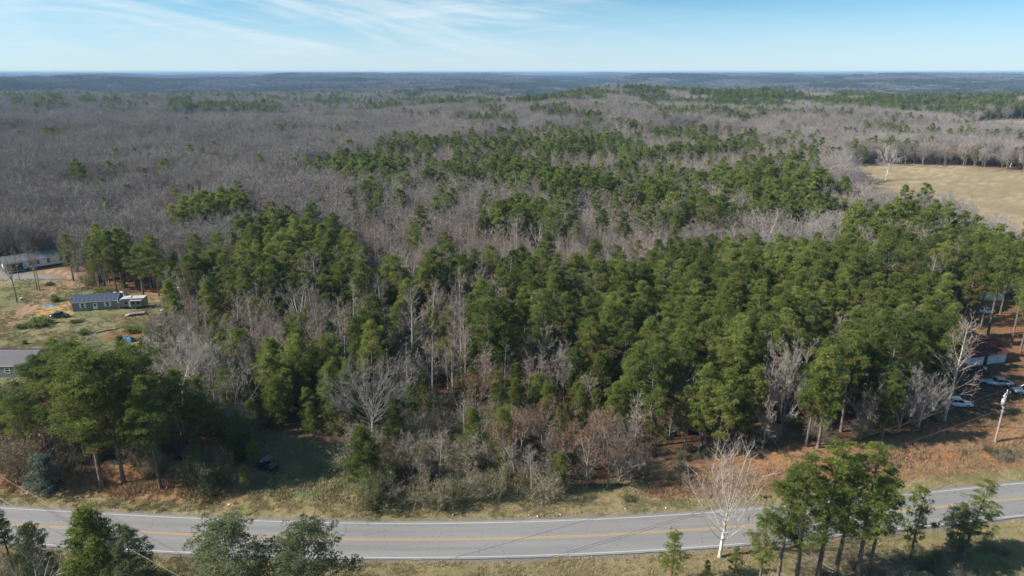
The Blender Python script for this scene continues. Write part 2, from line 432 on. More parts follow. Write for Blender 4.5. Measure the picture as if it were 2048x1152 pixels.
        Lm = np.minimum(Lm, np.maximum(R/np.maximum(np.cos(el_), .15), (H-hf)*.6))
        Pm = curve(np.repeat(top[None], nm, 0)-np.array([0, 0, .3])*r.random((nm, 1))*hf*.6, d, Lm, 6, .10, .08)
        um = np.linspace(0, 1, 6); Rm = (r0*.72*(1-um)**.9+.02)[None]*r.uniform(.7, 1, (nm, 1))
        tubes(tr, Pm, Rm, 5, .15)
        s, d, L, rd = kids(Pm, Rm, Lm, 7*dens, .15, .95, (28, 62), .50, .22)
    # level 1 limbs
    n_ = 4
    P1 = curve(s, d, L, n_, .12, .16); u4 = np.linspace(0, 1, n_)
    R1 = np.maximum(rd[:, None]*(1-.85*u4[None]), .012)
    tubes(tr if form not in ('poplar', 'sapling') else cr, P1, R1, 3, .3)
    s, d, L2, rd = kids(P1, R1, L, 5*dens, .2, .95, (25, 60), .52, .2)
    P2 = curve(s, d, L2, 3, .14, .12); R2 = np.maximum(rd[:, None]*(1-.8*np.linspace(0, 1, 3)[None]), .008)
    tubes(cr, P2, R2, 3, .7)
    s, d, L3, rd = kids(P2, R2, L2, 4.5*dens, .1, .98, (20, 60), .62, .15)
    if levels >= 4:
        blades(cr, s, d, L3, twig_w*1.3, r, .95)
        P3 = np.stack([s, s+d*L3[:, None]], 1)
        s, d, L4, _ = kids(P3, np.full(P3.shape[:2], .01), L3, 4*dens, .1, .95, (15, 55), .7, .1)
        blades(cr, s, d, L4, twig_w, r, 1.0)
        ends = s+d*L4[:, None]
    else:
        blades(cr, s, d, L3, twig_w, r, 1.0); ends = s+d*L3[:, None]
    if leaf:
        i = r.integers(0, len(ends), leaf)
        C = ends[i]+r.normal(0, .12, (leaf, 3))
        blades(lf, C, r.normal(size=(leaf, 3)), leafsize*r.uniform(.7, 1.3, leaf), leafsize*.8, r, np.clip(r.normal(.5, .3, leaf), 0, 1))
    return tr, cr, lf

def shrub_parts(seed, H, R, stems=16, leaf=900, leafsize=.13, twig_w=.03, dens=1.0):
    r = np.random.default_rng(seed); st, cr, lf = Acc(), Acc(), Acc()
    a = r.uniform(0, 6.28, stems); e = np.radians(r.uniform(30, 85, stems))
    d = np.stack([np.cos(a)*np.cos(e), np.sin(a)*np.cos(e), np.sin(e)], 1)
    L = 1/np.sqrt((np.cos(e)/R)**2+(np.sin(e)/H)**2)*r.uniform(.7, 1.05, stems)
    s = np.stack([np.cos(a)*R*.15, np.sin(a)*R*.15, a*0-.1], 1)*r.random((stems, 1))
    u = np.linspace(0, 1, 4)
    bend = r.normal(0, .15, (stems, 3)); bend[:, 2] -= .1
    P = s[:, None]+d[:, None]*(L[:, None, None]*u[None, :, None])+bend[:, None]*(L[:, None, None]*(u**2)[None, :, None])
    tubes(st, P, np.tile(.03*(1.2-u)[None], (stems, 1)), 3, .3)
    for lev, (num, ratio, wd) in enumerate([(9*dens, .42, twig_w*1.4), (5*dens, .55, twig_w), (4*dens, .6, twig_w*.9)]):
        num = max(1, int(round(num))); n, m, _ = P.shape
        i = np.repeat(np.arange(n), num); t = r.uniform(.15, 1, len(i))*(m-1); aa = np.minimum(t.astype(int), m-2); f = (t-aa)[:, None]
        s = P[i, aa]*(1-f)+P[i, aa+1]*f; T = norm(P[i, aa+1]-P[i, aa])
        d = norm(T+r.normal(0, .65, T.shape)+np.array([0, 0, .1])); L = L[i]*ratio*r.uniform(.6, 1.2, len(i))
        blades(cr, s, d, L, wd, r, .6+.2*lev)
        P = np.stack([s, s+d*L[:, None]], 1)
    if leaf:
        i = r.integers(0, len(P), leaf); C = P[i, 1]+r.normal(0, .15, (leaf, 3))
        C[:, 2] = np.maximum(C[:, 2], .05)
        blades(lf, C, r.normal(size=(leaf, 3))+[0, 0, .4], leafsize*r.uniform(.7, 1.3, leaf), leafsize*.8, r, np.clip(r.normal(.5, .3, leaf), 0, 1))
    return st, cr, lf

# kinds of tree: each gives a trunk mesh and a crown mesh, and a joined mesh for the far forest
class Kind: pass
def make_kind(parts, mats, name):
    """parts: trunk Acc, crown Acc (+ leaf Acc); mats: trunk material, crown material (+ leaf material)"""
    k = Kind(); tr, cr = parts[0], parts[1]
    k.trunk = tr.build(name+'_trunk', mats[0], smooth=True)
    c = Acc(); c.extend(cr, 0); cm = [mats[1]]
    if len(parts) > 2 and parts[2].n: c.extend(parts[2], 1); cm.append(mats[2])
    k.crown = c.build(name+'_crown', cm)
    j = Acc(); j.extend(tr, 0); j.extend(cr, 1); jm = [mats[0], mats[1]]
    if len(parts) > 2 and parts[2].n: j.extend(parts[2], 2); jm.append(mats[2])
    k.acc = j; k.mats = jm; k.name = name
    return k
def joined(k):
    return k.acc.build(k.name, k.mats)

def newobj(name, data, parent=None):
    o = bpy.data.objects.new(name, data); COL.objects.link(o)
    if parent: o.parent = parent
    return o
def tag(o, label=None, cat=None, group=None, kind=None):
    if label: o['label'] = label
    if cat: o['category'] = cat
    if group: o['group'] = group
    if kind: o['kind'] = kind
    return o
def thing(name, loc, rz, label, cat, group=None):
    e = newobj(name, None); e.location = loc; e.rotation_euler = (0, 0, rz); e.empty_display_size = .5
    return tag(e, label, cat, group)
def put_tree(kind, name, x, y, rz, sc, label, cat, group=None, tilt=(0, 0), z=None, crown='crown'):
    z = float(terrain(x, y)) if z is None else z
    e = thing(name, (x, y, z-.05), rz, label, cat, group)
    e.rotation_euler = (tilt[0], tilt[1], rz); e.scale = sc if isinstance(sc, tuple) else (sc, sc, sc)
    newobj('trunk' if crown == 'crown' else 'stem', kind.trunk, e); newobj(crown, kind.crown, e)
    return e
# ---------------------------------------------------------------- zones of the place (outlines surveyed from the photograph)
def inpoly(px, py, poly):
    px = np.asarray(px, float); py = np.asarray(py, float); ins = np.zeros(px.shape, bool)
    n = len(poly); j = n-1
    for i in range(n):
        xi, yi = poly[i]; xj, yj = poly[j]
        if yi != yj:
            c = ((yi > py) != (yj > py)) & (px < (xj-xi)*(py-yi)/(yj-yi)+xi)
            ins ^= c
        j = i
    return ins
Z_FRONT = [(105, 530), (120, 492), (210, 455), (300, 472), (335, 508), (460, 488), (490, 432), (525, 405), (610, 418), (695, 447), (725, 492), (830, 502), (900, 458), (1040, 443), (1130, 457), (1200, 447), (1290, 457), (1340, 432), (1480, 410), (1560, 437), (1650, 425), (1720, 402), (1810, 378), (1880, 392), (1950, 447), (2000, 452), (2700, 440), (2700, 600), (1960, 600), (1930, 690), (1880, 760), (1750, 790), (1620, 850), (1540, 880), (1440, 900), (1330, 880), (1240, 850), (1150, 800), (1030, 800), (900, 840), (820, 800), (700, 850), (560, 830), (500, 760), (420, 700), (330, 690), (280, 640), (240, 560), (150, 575)]
Z_SAP1 = [(285, 610), (340, 575), (470, 562), (560, 575), (610, 605), (690, 640), (745, 690), (700, 700), (640, 655), (560, 672), (500, 668), (440, 700), (300, 700)]
Z_SAP2 = [(790, 605), (880, 552), (990, 515), (1012, 545), (930, 582), (905, 645), (960, 655), (1060, 662), (1120, 640), (1170, 665), (1165, 705), (1040, 745), (1000, 790), (880, 790), (800, 750), (745, 705), (760, 645)]
Z_SAP3 = [(700, 690), (780, 680), (800, 720), (760, 790), (720, 760)]
Z_HILL = [(585, 330), (640, 295), (720, 288), (860, 262), (1010, 252), (1130, 240), (1330, 233), (1480, 240), (1560, 275), (1640, 292), (1700, 390), (1560, 420), (1330, 425), (1200, 432), (960, 425), (930, 385), (830, 360), (700, 345)]
Z_ISLE = [(330, 420), (400, 392), (480, 385), (488, 412), (400, 424)]
Z_RIDGE = [(1040, 182), (1300, 177), (1560, 181), (2700, 176), (2700, 222), (1560, 228), (1170, 238), (1050, 212)]
Z_LINE1 = [(340, 207), (560, 210), (560, 225), (340, 220)]
Z_LINE2 = [(860, 228), (950, 196), (1010, 215), (990, 240), (880, 246)]
Z_YARD = [(-900, 500), (0, 535), (130, 526), (165, 565), (215, 586), (240, 582), (300, 588), (345, 600), (350, 640), (325, 690), (300, 720), (230, 790), (100, 800), (-900, 900)]
Z_CLEAR = [(500, 900), (540, 850), (640, 872), (700, 905), (725, 1010), (470, 1012), (480, 940)]
Z_FIELD = [(1680, 334), (1750, 328), (1900, 330), (2048, 342), (2900, 380), (2900, 540), (2000, 512), (1950, 498), (1880, 452), (1800, 436), (1740, 430), (1700, 395)]
Z_FIELD2 = [(1890, 254), (1960, 243), (2100, 236), (2400, 232), (2400, 272), (2048, 276), (1950, 272), (1900, 262)]
Z_RYARD = [(1885, 640), (1930, 612), (2048, 590), (2700, 560), (2700, 1100), (1100, 1020), (1200, 990), (1300, 955), (1400, 930), (1500, 910), (1700, 900), (1790, 880), (1870, 850), (1885, 800)]
Z_THICK = [(640, 870), (760, 830), (1000, 830), (1080, 870), (1160, 900), (1195, 990), (1150, 1040), (900, 1045), (745, 1030), (700, 960)]
Z_OAK = [(1050, 905), (1150, 880), (1290, 900), (1300, 950), (1200, 985), (1100, 960)]
Z_GROVE = [(-300, 830), (60, 790), (330, 860), (510, 880), (505, 985), (330, 990), (0, 985), (-300, 1000)]

def open_ground(x, y, z):
    gx, gy = project(x, y, z)
    jx = (vnoise(x/7, y/7, 5)-.5)*16; jy = (vnoise(x/7, y/7, 6)-.5)*6
    gx = gx+jx; gy2 = gy+jy
    r = road_dist(x, y)
    op = (r < np.where((gx > 735) & (gx < 1195), 6.2, 8.5)) | ~(y > 0)
    for zn in (Z_YARD, Z_CLEAR, Z_FIELD, Z_FIELD2, Z_RYARD): op |= inpoly(gx, gy2, zn)
    return op, gx, gy

# ---------------------------------------------------------------- ground sheet
def build_ground():
    a1 = np.arange(-50, 50.01, .235); a0 = np.arange(-180, -50, 6.); a2 = np.arange(56, 180, 6.)
    A = np.radians(np.concatenate([a0, a1, a2]))
    D = [4.]
    while D[-1] < 33000:
        d = D[-1]
        D.append(d+(4 if d < 50 else .8 if d < 128 else d*.0085 if d < 300 else d*.016 if d < 1500 else d*.03))
    D = np.array(D)
    AA, DD = np.meshgrid(A, D); x = DD*np.sin(AA); y = DD*np.cos(AA)
    z = terrain(x, y)
    fl = np.abs(road_dist(x, y)) < 4.6
    z = np.where(fl, -.10, z)
    z = np.where(fl | (DD > 2000), z, z+.14*(fbm(x/1.6, y/1.6, 40)-.5)*sstep(np.abs(road_dist(x, y)), 4.6, 7))
    nr, nc = x.shape
    V = np.stack([x, y, z], -1).reshape(-1, 3); V = np.concatenate([V, [[0, 0, float(terrain(0, 4))]]])
    i = np.arange(nr*nc).reshape(nr, nc); j = np.roll(i, -1, 1)
    a, b, c, d = i[:-1], j[:-1], j[1:], i[1:]
    F = np.concatenate([np.stack([a, c, b], -1).reshape(-1, 3), np.stack([a, d, c], -1).reshape(-1, 3),
                        np.stack([np.full(nc, nr*nc), i[0], j[0]], -1)])
    acc = Acc(); acc.add(V, F)
    # ground cover: which earth, litter or grass lies where
    X_, Y_ = V[:, 0], V[:, 1]
    gx, gy = project(X_, Y_, V[:, 2]); gx = np.nan_to_num(gx, nan=-9999.); gy = np.nan_to_num(gy, nan=-9999.)
    jx = gx+(fbm(X_/5, Y_/5, 31)-.5)*30; jy = gy+(fbm(X_/5, Y_/5, 32)-.5)*10
    n1 = fbm(X_/6, Y_/6, 50, 4)[:, None]; n2 = fbm(X_/1.7, Y_/1.7, 51, 3)[:, None]; n3 = fbm(X_/24, Y_/24, 52, 3)[:, None]
    def mixc(a, b, f): return np.array(a)*(1-f)+np.array(b)*f
    r = road_dist(X_, Y_)[:, None]; dist = np.hypot(X_, Y_)[:, None]
    C = mixc((.105, .062, .038), (.17, .115, .075), sstep(n1, .35, .65))
    C = mixc(C, (.19, .085, .042), .7*sstep(n3, .45, .7))
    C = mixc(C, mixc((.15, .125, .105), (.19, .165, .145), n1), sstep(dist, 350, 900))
    def m(poly):
        t = 0
        for k in range(8):
            t = t+inpoly(jx+11*math.cos(k*2.4)*(k/8+.2)+(n2[:, 0]-.5)*14, jy+5*math.sin(k*2.4)*(k/8+.2)+(n2[:, 0]-.5)*8, poly)
        return (t/8.)[:, None]
    grass = mixc(mixc((.155, .165, .075), (.215, .205, .105), n2), (.27, .205, .125), sstep(n1*.6+n3*.4, .43, .62))
    C = mixc(C, grass, m(Z_YARD))
    C = mixc(C, mixc((.07, .09, .04), (.13, .12, .06), n2), m(Z_CLEAR))  # dark green grass, with the clearing's tree shade painted into it
    fld = mixc(mixc((.29, .22, .135), (.42, .325, .205), sstep(n2, .3, .7)), (.26, .215, .12), .7*sstep(n1*.5+n3*.5, .42, .62))
    C = mixc(C, fld, np.maximum(m(Z_FIELD), m(Z_FIELD2)))
    C = mixc(C, (.37, .25, .15), m(Z_FIELD2))
    straw = mixc(mixc((.20, .095, .048), (.28, .15, .08), n2), (.15, .11, .06), sstep(n1, .5, .75))
    C = mixc(C, straw, m(Z_RYARD))
    C = mixc(C, straw*.9, m([(140, 540), (180, 520), (300, 560), (300, 590), (200, 590)]))
    # verges
    verge = mixc(mixc((.235, .19, .095), (.33, .26, .145), n2), (.19, .18, .08), .6*sstep(n1, .45, .7))
    redv = mixc((.27, .135, .07), (.35, .18, .095), n2)
    lf = sstep(jx, 620, 350)[:, None] if False else (1-sstep(jx, 330, 640))[:, None]
    rt = sstep(jx, 1230, 1420)[:, None]
    vv = mixc(verge, redv, np.maximum(lf, rt)*sstep(r, 6.0, 8.5)*.85)
    out = np.where(lf > .3, 15.5, np.where(rt > .3, 16.0, 10.0))
    ve = (1-sstep(r+n2*3-1.5, out-1.5, out+1.5))*(r > -40)
    C = mixc(C, vv, ve*(r > 0)); C = mixc(C, verge*.92, (r <= 0)*1.0)
    C = mixc(C, (.12, .085, .055), (1-sstep(r, -16, -11))*.75)
    C = mixc(C, (.20, .18, .16), (1-sstep(np.abs(r)+n2*.8, 4.3, 5.0)))        # broken gravelly edge of the road
    # bare clay, sand, tracks, darker patches
    def spot(px, py, rx, ry, col, st=.9):
        nonlocal C
        q = ((jx-px)/rx)**2+((jy-py)/ry)**2+(fbm(X_/2.2, Y_/2.2, 77)-.5)*1.1
        C = mixc(C, col, (st*(1-sstep(q, .55, 1.15)))[:, None])
    spot(100, 622, 44, 15, (.44, .28, .12), .95); spot(142, 606, 26, 7, (.44, .28, .13), .9)
    spot(250, 672, 50, 9, (.27, .125, .062)); spot(300, 668, 30, 12, (.30, .17, .10)); spot(240, 707, 60, 10, (.30, .2, .125), .8)
    spot(60, 700, 90, 8, (.30, .22, .13), .6); spot(330, 583, 42, 8, (.40, .17, .07), .95); spot(290, 640, 70, 14, (.26, .17, .11), .7)
    spot(1940, 912, 62, 8, (.42, .18, .07), .95); spot(1960, 920, 40, 9, (.45, .22, .10), .9); spot(1875, 925, 22, 5, (.42, .17, .07), .9)
    spot(1370, 975, 110, 26, (.20, .085, .045), .8); spot(1780, 955, 60, 6, (.42, .25, .12), .6); spot(1960, 775, 120, 60, (.085, .062, .045), .75)  # dark red patch on the bank: straw with its shadow painted in
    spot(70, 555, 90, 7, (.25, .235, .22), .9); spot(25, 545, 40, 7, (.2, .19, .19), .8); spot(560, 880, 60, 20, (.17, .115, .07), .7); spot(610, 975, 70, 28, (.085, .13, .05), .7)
    # rutted track across the yard: two wheel ruts
    tk = np.array([ray_to(*p, 0) for p in [(-60, 668), (10, 645), (50, 622), (80, 598), (105, 582), (135, 570), (150, 556), (135, 547), (100, 545)]])
    dd = np.full(len(X_), 99.); 
    near = (dist[:, 0] < 260) & (X_ < -60) & (X_ > -230)
    for p, q in zip(tk[:-1], tk[1:]):
        e = q-p; L2 = e@e; t = np.clip(((X_[near]-p[0])*e[0]+(Y_[near]-p[1])*e[1])/L2, 0, 1)
        dd[near] = np.minimum(dd[near], np.hypot(X_[near]-p[0]-t*e[0], Y_[near]-p[1]-t*e[1]))
    dd += (fbm(X_/1.5, Y_/1.5, 91)-.5)*.8
    C = mixc(C, (.27, .17, .10), ((1-sstep(dd, 2.2, 4.2))*.9)[:, None])
    C = mixc(C, (.44, .32, .225), (np.exp(-((dd-.95)/.42)**2)*.85)[:, None])
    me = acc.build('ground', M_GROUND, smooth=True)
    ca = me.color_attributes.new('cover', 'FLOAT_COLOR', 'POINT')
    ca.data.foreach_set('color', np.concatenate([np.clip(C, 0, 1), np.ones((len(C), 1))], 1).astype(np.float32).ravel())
    return tag(newobj('ground', me), kind='structure')
def _g(t, b):
    c = t.add('ShaderNodeAttribute', attribute_name='cover').outputs['Color']
    co = t.add('ShaderNodeTexCoord').outputs['Object']
    n1 = t.add('ShaderNodeTexNoise', i_Vector=co, i_Scale=1.4, i_Detail=6.0, i_Roughness=.7).outputs[0]
    n2 = t.add('ShaderNodeTexNoise', i_Vector=co, i_Scale=9.0, i_Detail=3.0, i_Roughness=.7).outputs[0]
    f = t.math('ADD', t.math('MULTIPLY', n1, .6), t.math('MULTIPLY', n2, .4))
    g = t.math('ADD', .35, t.math('MULTIPLY', f, 1.3))
    gc = t.add('ShaderNodeCombineXYZ', i_0=g, i_1=g, i_2=g).outputs[0]
    t.l.new(t.mix(1.0, c, gc, 'MULTIPLY'), b.inputs['Base Color'])
    bp = t.add('ShaderNodeBump', i_Height=f, i_Strength=.9, i_Distance=.25); t.l.new(bp.outputs[0], b.inputs['Normal'])
M_GROUND = mat('ground_cover', _g, rough=1.0, spec=.0)
build_ground()

# ---------------------------------------------------------------- road
def _asph(t, b):
    co = t.add('ShaderNodeTexCoord').outputs['UV']       # u along, v across
    sp_ = t.add('ShaderNodeSeparateXYZ', i_0=co)
    v = sp_.outputs[1]; u = sp_.outputs[0]
    n1 = t.add('ShaderNodeTexNoise', i_Vector=t.add('ShaderNodeMapping', i_0=co, i_3=(.05, .9, 1)).outputs[0], i_Scale=1.0, i_Detail=4.0).outputs[0]
    n2 = t.add('ShaderNodeTexNoise', i_Vector=co, i_Scale=2.2, i_Detail=6.0, i_Roughness=.75).outputs[0]
    n3 = t.add('ShaderNodeTexNoise', i_Vector=co, i_Scale=30.0, i_Detail=2.0).outputs[0]
    base = t.mix(t.smooth(n1, .3, .7), (.212, .203, .197), (.262, .25, .24))
    base = t.mix(t.math('MULTIPLY', t.smooth(n2, .35, .7), .35), base, (.17, .16, .155))
    # oil-darkened middle of each lane, paler wheel tracks
    av = t.math('ABSOLUTE', v)
    lane = t.math('SUBTRACT', 1.0, t.math('MULTIPLY', t.math('ABSOLUTE', t.math('SUBTRACT', av, 1.75)), 1.6), clamp=True)
    base = t.mix(t.math('MULTIPLY', lane, .22), base, (.13, .125, .125))
    wt = t.math('ADD', t.math('MULTIPLY', n1, .5), -.1)
    # cracks across
    vor = t.add('ShaderNodeTexVoronoi', feature='DISTANCE_TO_EDGE', i_Vector=t.add('ShaderNodeMapping', i_0=co, i_3=(.13, .28, 1)).outputs[0], i_Scale=1.0, i_Randomness=1.0).outputs['Distance']
    cr = t.math('MULTIPLY', t.math('SUBTRACT', 1.0, t.smooth(vor, .0, .012)), t.smooth(n2, .45, .6))
    base = t.mix(t.math('MULTIPLY', cr, .7), base, (.06, .06, .06))
    base = t.mix(t.math('MULTIPLY', n3, .18), base, (.33, .32, .31))
    t.l.new(base, b.inputs['Base Color'])
    bp = t.add('ShaderNodeBump', i_Height=n3, i_Strength=.3, i_Distance=.01); t.l.new(bp.outputs[0], b.inputs['Normal'])
M_ASPH = mat('worn_asphalt', _asph, rough=.85, spec=.25)
def _paint(col, base):
    def f(t, b):
        co = t.add('ShaderNodeTexCoord').outputs['Object']
        nz = t.add('ShaderNodeTexNoise', i_Vector=co, i_Scale=3.0, i_Detail=5.0, i_Roughness=.7).outputs[0]
        t.l.new(t.mix(t.smooth(nz, .52, .75), col, base), b.inputs['Base Color'])
    return f
M_WLINE = mat('white_road_paint', _paint((.54, .54, .53), (.33, .32, .31)), rough=.7)
M_YLINE = mat('yellow_road_paint', _paint((.50, .31, .08), (.27, .21, .12)), rough=.7)
M_PATCH = mat('dark_asphalt', color=(.10, .097, .095), rough=.9, var=.2, scale=2)
def strip(name, off0, off1, z, m, x0=-170, x1=190, step=1.0, kind='structure', parent=None, wob=0.0, uv=False):
    xs = np.arange(x0, x1+step, step); y = road_y(xs); sl = road_y(xs+.5)-road_y(xs-.5)
    nx, ny = -sl/np.sqrt(1+sl*sl), 1/np.sqrt(1+sl*sl)
    offs = np.linspace(off0, off1, 9 if uv else 2); V = []
    for k, o in enumerate(offs):
        ww = o+(wob*(fbm(xs/1.3, xs*0+o, 61)-.5) if k in (0, len(offs)-1) else 0)
        V.append(np.stack([xs+nx*ww, y+ny*ww, np.full(len(xs), z)+(.04*(1-(o/3.7)**2) if True else 0)], 1))
    V = np.stack(V, 1); n, k_ = V.shape[:2]; i = np.arange(n*k_).reshape(n, k_)
    a, b, c, d = i[:-1, :-1], i[1:, :-1], i[1:, 1:], i[:-1, 1:]
    acc = Acc(); acc.add(V.reshape(-1, 3), np.concatenate([np.stack([a, b, c], -1).reshape(-1, 3), np.stack([a, c, d], -1).reshape(-1, 3)]))
    me = acc.build(name, m, smooth=True)
    if uv:
        L = np.concatenate([[0], np.cumsum(np.hypot(np.diff(xs), np.diff(y)))])
        uvv = np.stack([np.repeat(L[:, None], k_, 1), np.repeat(offs[None], n, 0)], -1).reshape(-1, 2)
        lay = me.uv_layers.new(name='uv'); li = np.empty(len(me.loops), np.int32); me.loops.foreach_get('vertex_index', li)
        lay.data.foreach_set('uv', uvv[li].astype(np.float32).ravel())
    o = newobj(name, me, parent)
    if kind and not parent: o['kind'] = kind
    return o
road = strip('road', -3.75, 3.8, 0.0, M_ASPH, wob=.25, uv=True)
HALF = 3.35
strip('edge_line', HALF-.05, HALF+.05, .005, M_WLINE, parent=road); strip('edge_line', -HALF-.05, -HALF+.05, .005, M_WLINE, parent=road)
strip('centre_line', .07, .18, .005, M_YLINE, parent=road); strip('centre_line', -.18, -.07, .005, M_YLINE, parent=road)

# ---------------------------------------------------------------- kinds of tree
def pine_kind(i, name, **kw): 
    return make_kind(pine_parts(100+i, **kw), (M_PBARK, M_PINE), name)
PN = []      # stand pines near
for i in range(9):
    rr_ = np.random.default_rng(i)
    PN.append(pine_kind(i, 'stand_pine', H=15*rr_.uniform(.80, 1.10), R=rr_.uniform(2.4, 3.3), cb=rr_.uniform(.28, .45), limbs=[44, 36, 48, 40, 34, 44, 38, 46, 42][i], clus=6, tufts=16, k=6, L=.40, Wd=.058, rc=[.52, .46, .5, .56, .42, .48, .52, .46, .5][i], form=['stand', 'open', 'cone', 'stand', 'open', 'stand', 'open', 'cone', 'stand'][i], keep=[1, .8, .95, .9, .72, 1, .85, .9, .8][i], dead=[6, 14, 8, 10, 18, 6, 12, 8, 12][i], brown=[.05, .1, .25][i % 3]))
YP = [pine_kind(20+i, 'young_pine', H=10, R=[2.5, 2.9, 2.7][i], cb=[.05, .14, .09][i], limbs=60, clus=6, tufts=14, k=5, L=.34, Wd=.062, rc=.48, form=['stand', 'stand', 'cone'][i], dead=0, brown=.08) for i in range(3)]
PM = [pine_kind(30+i, 'mid_pine', H=15*[1, .93, 1.07, .98][i], R=[3.0, 3.3, 2.8, 3.2][i], cb=.34, limbs=26, clus=5, tufts=9, k=3, L=.62, Wd=.22, rc=.6, dead=0, kt=4, brown=.05) for i in range(4)]
SN = [make_kind(bare_parts(200+i, H=[13, 11.5, 14, 12, 10.5, 13.5][i], R=[2.5, 2.9, 2.9, 2.4, 2.7, 3.1][i], form='sapling', dens=1.0, twig_w=.032), [(M_TAN, M_TAN), (M_GREY, M_TAN), (M_WHITE, M_TAN)][i % 3], 'sapling') for i in range(6)]
BN = [make_kind(bare_parts(220+i, H=[15, 13, 16, 14, 12][i], R=[4.6, 4.2, 5.2, 4.0, 4.4][i], form=['oak', 'dome', 'oak', 'dome', 'dome'][i], dens=.95), [(M_GREY, M_GREY), (M_GREY, M_GREY), (M_WHITE, M_GREY), (M_GREY, M_TAN), (M_TAN, M_GREY)][i], 'bare_hardwood') for i in range(5)]
ON = [make_kind(bare_parts(240+i, H=11, R=3.3, dens=.8, leaf=2600, leafsize=.15), (M_GREY, M_TAN, M_OAKLEAF), 'leafy_oak') for i in range(2)]
SM = [make_kind(bare_parts(250+i, H=[13, 12, 14][i], R=3.2, form='sapling', dens=.85, levels=3, twig_w=.07, k0=4), [(M_TAN, M_TAN), (M_WHITE, M_TAN), (M_GREY, M_GREY)][i], 'mid_sapling') for i in range(3)]
BM = [make_kind(bare_parts(260+i, H=[15, 14, 16, 17][i], R=[5, 4.6, 5.4, 5.2][i], form=['dome', 'dome', 'dome', 'oak'][i], dens=1, levels=4 if i < 3 else 3, twig_w=.06, k0=4), [(M_GREY, M_GREY), (M_GREY, M_TAN), (M_GREY, M_GREY), (M_WHITE, M_GREY)][i], 'mid_hardwood') for i in range(4)]
KN = [make_kind(shrub_parts(280+i, H=[3.2, 2.6, 3.6, 2.2, 3.0, 2.4][i], R=[2.0, 2.2, 2.4, 1.7, 1.9, 2.1][i], leaf=[4200, 1600, 3000, 5200, 900, 2400][i], leafsize=.085, twig_w=.02, dens=1.1), (M_BRUSH, [M_BRUSH, M_BRUSH, M_TAN][i % 3], [M_OLIVE, M_OLIVE, M_OLIVE, M_OLIVE, M_OAKLEAF, M_OLIVE][i]), 'bramble') for i in range(6)]

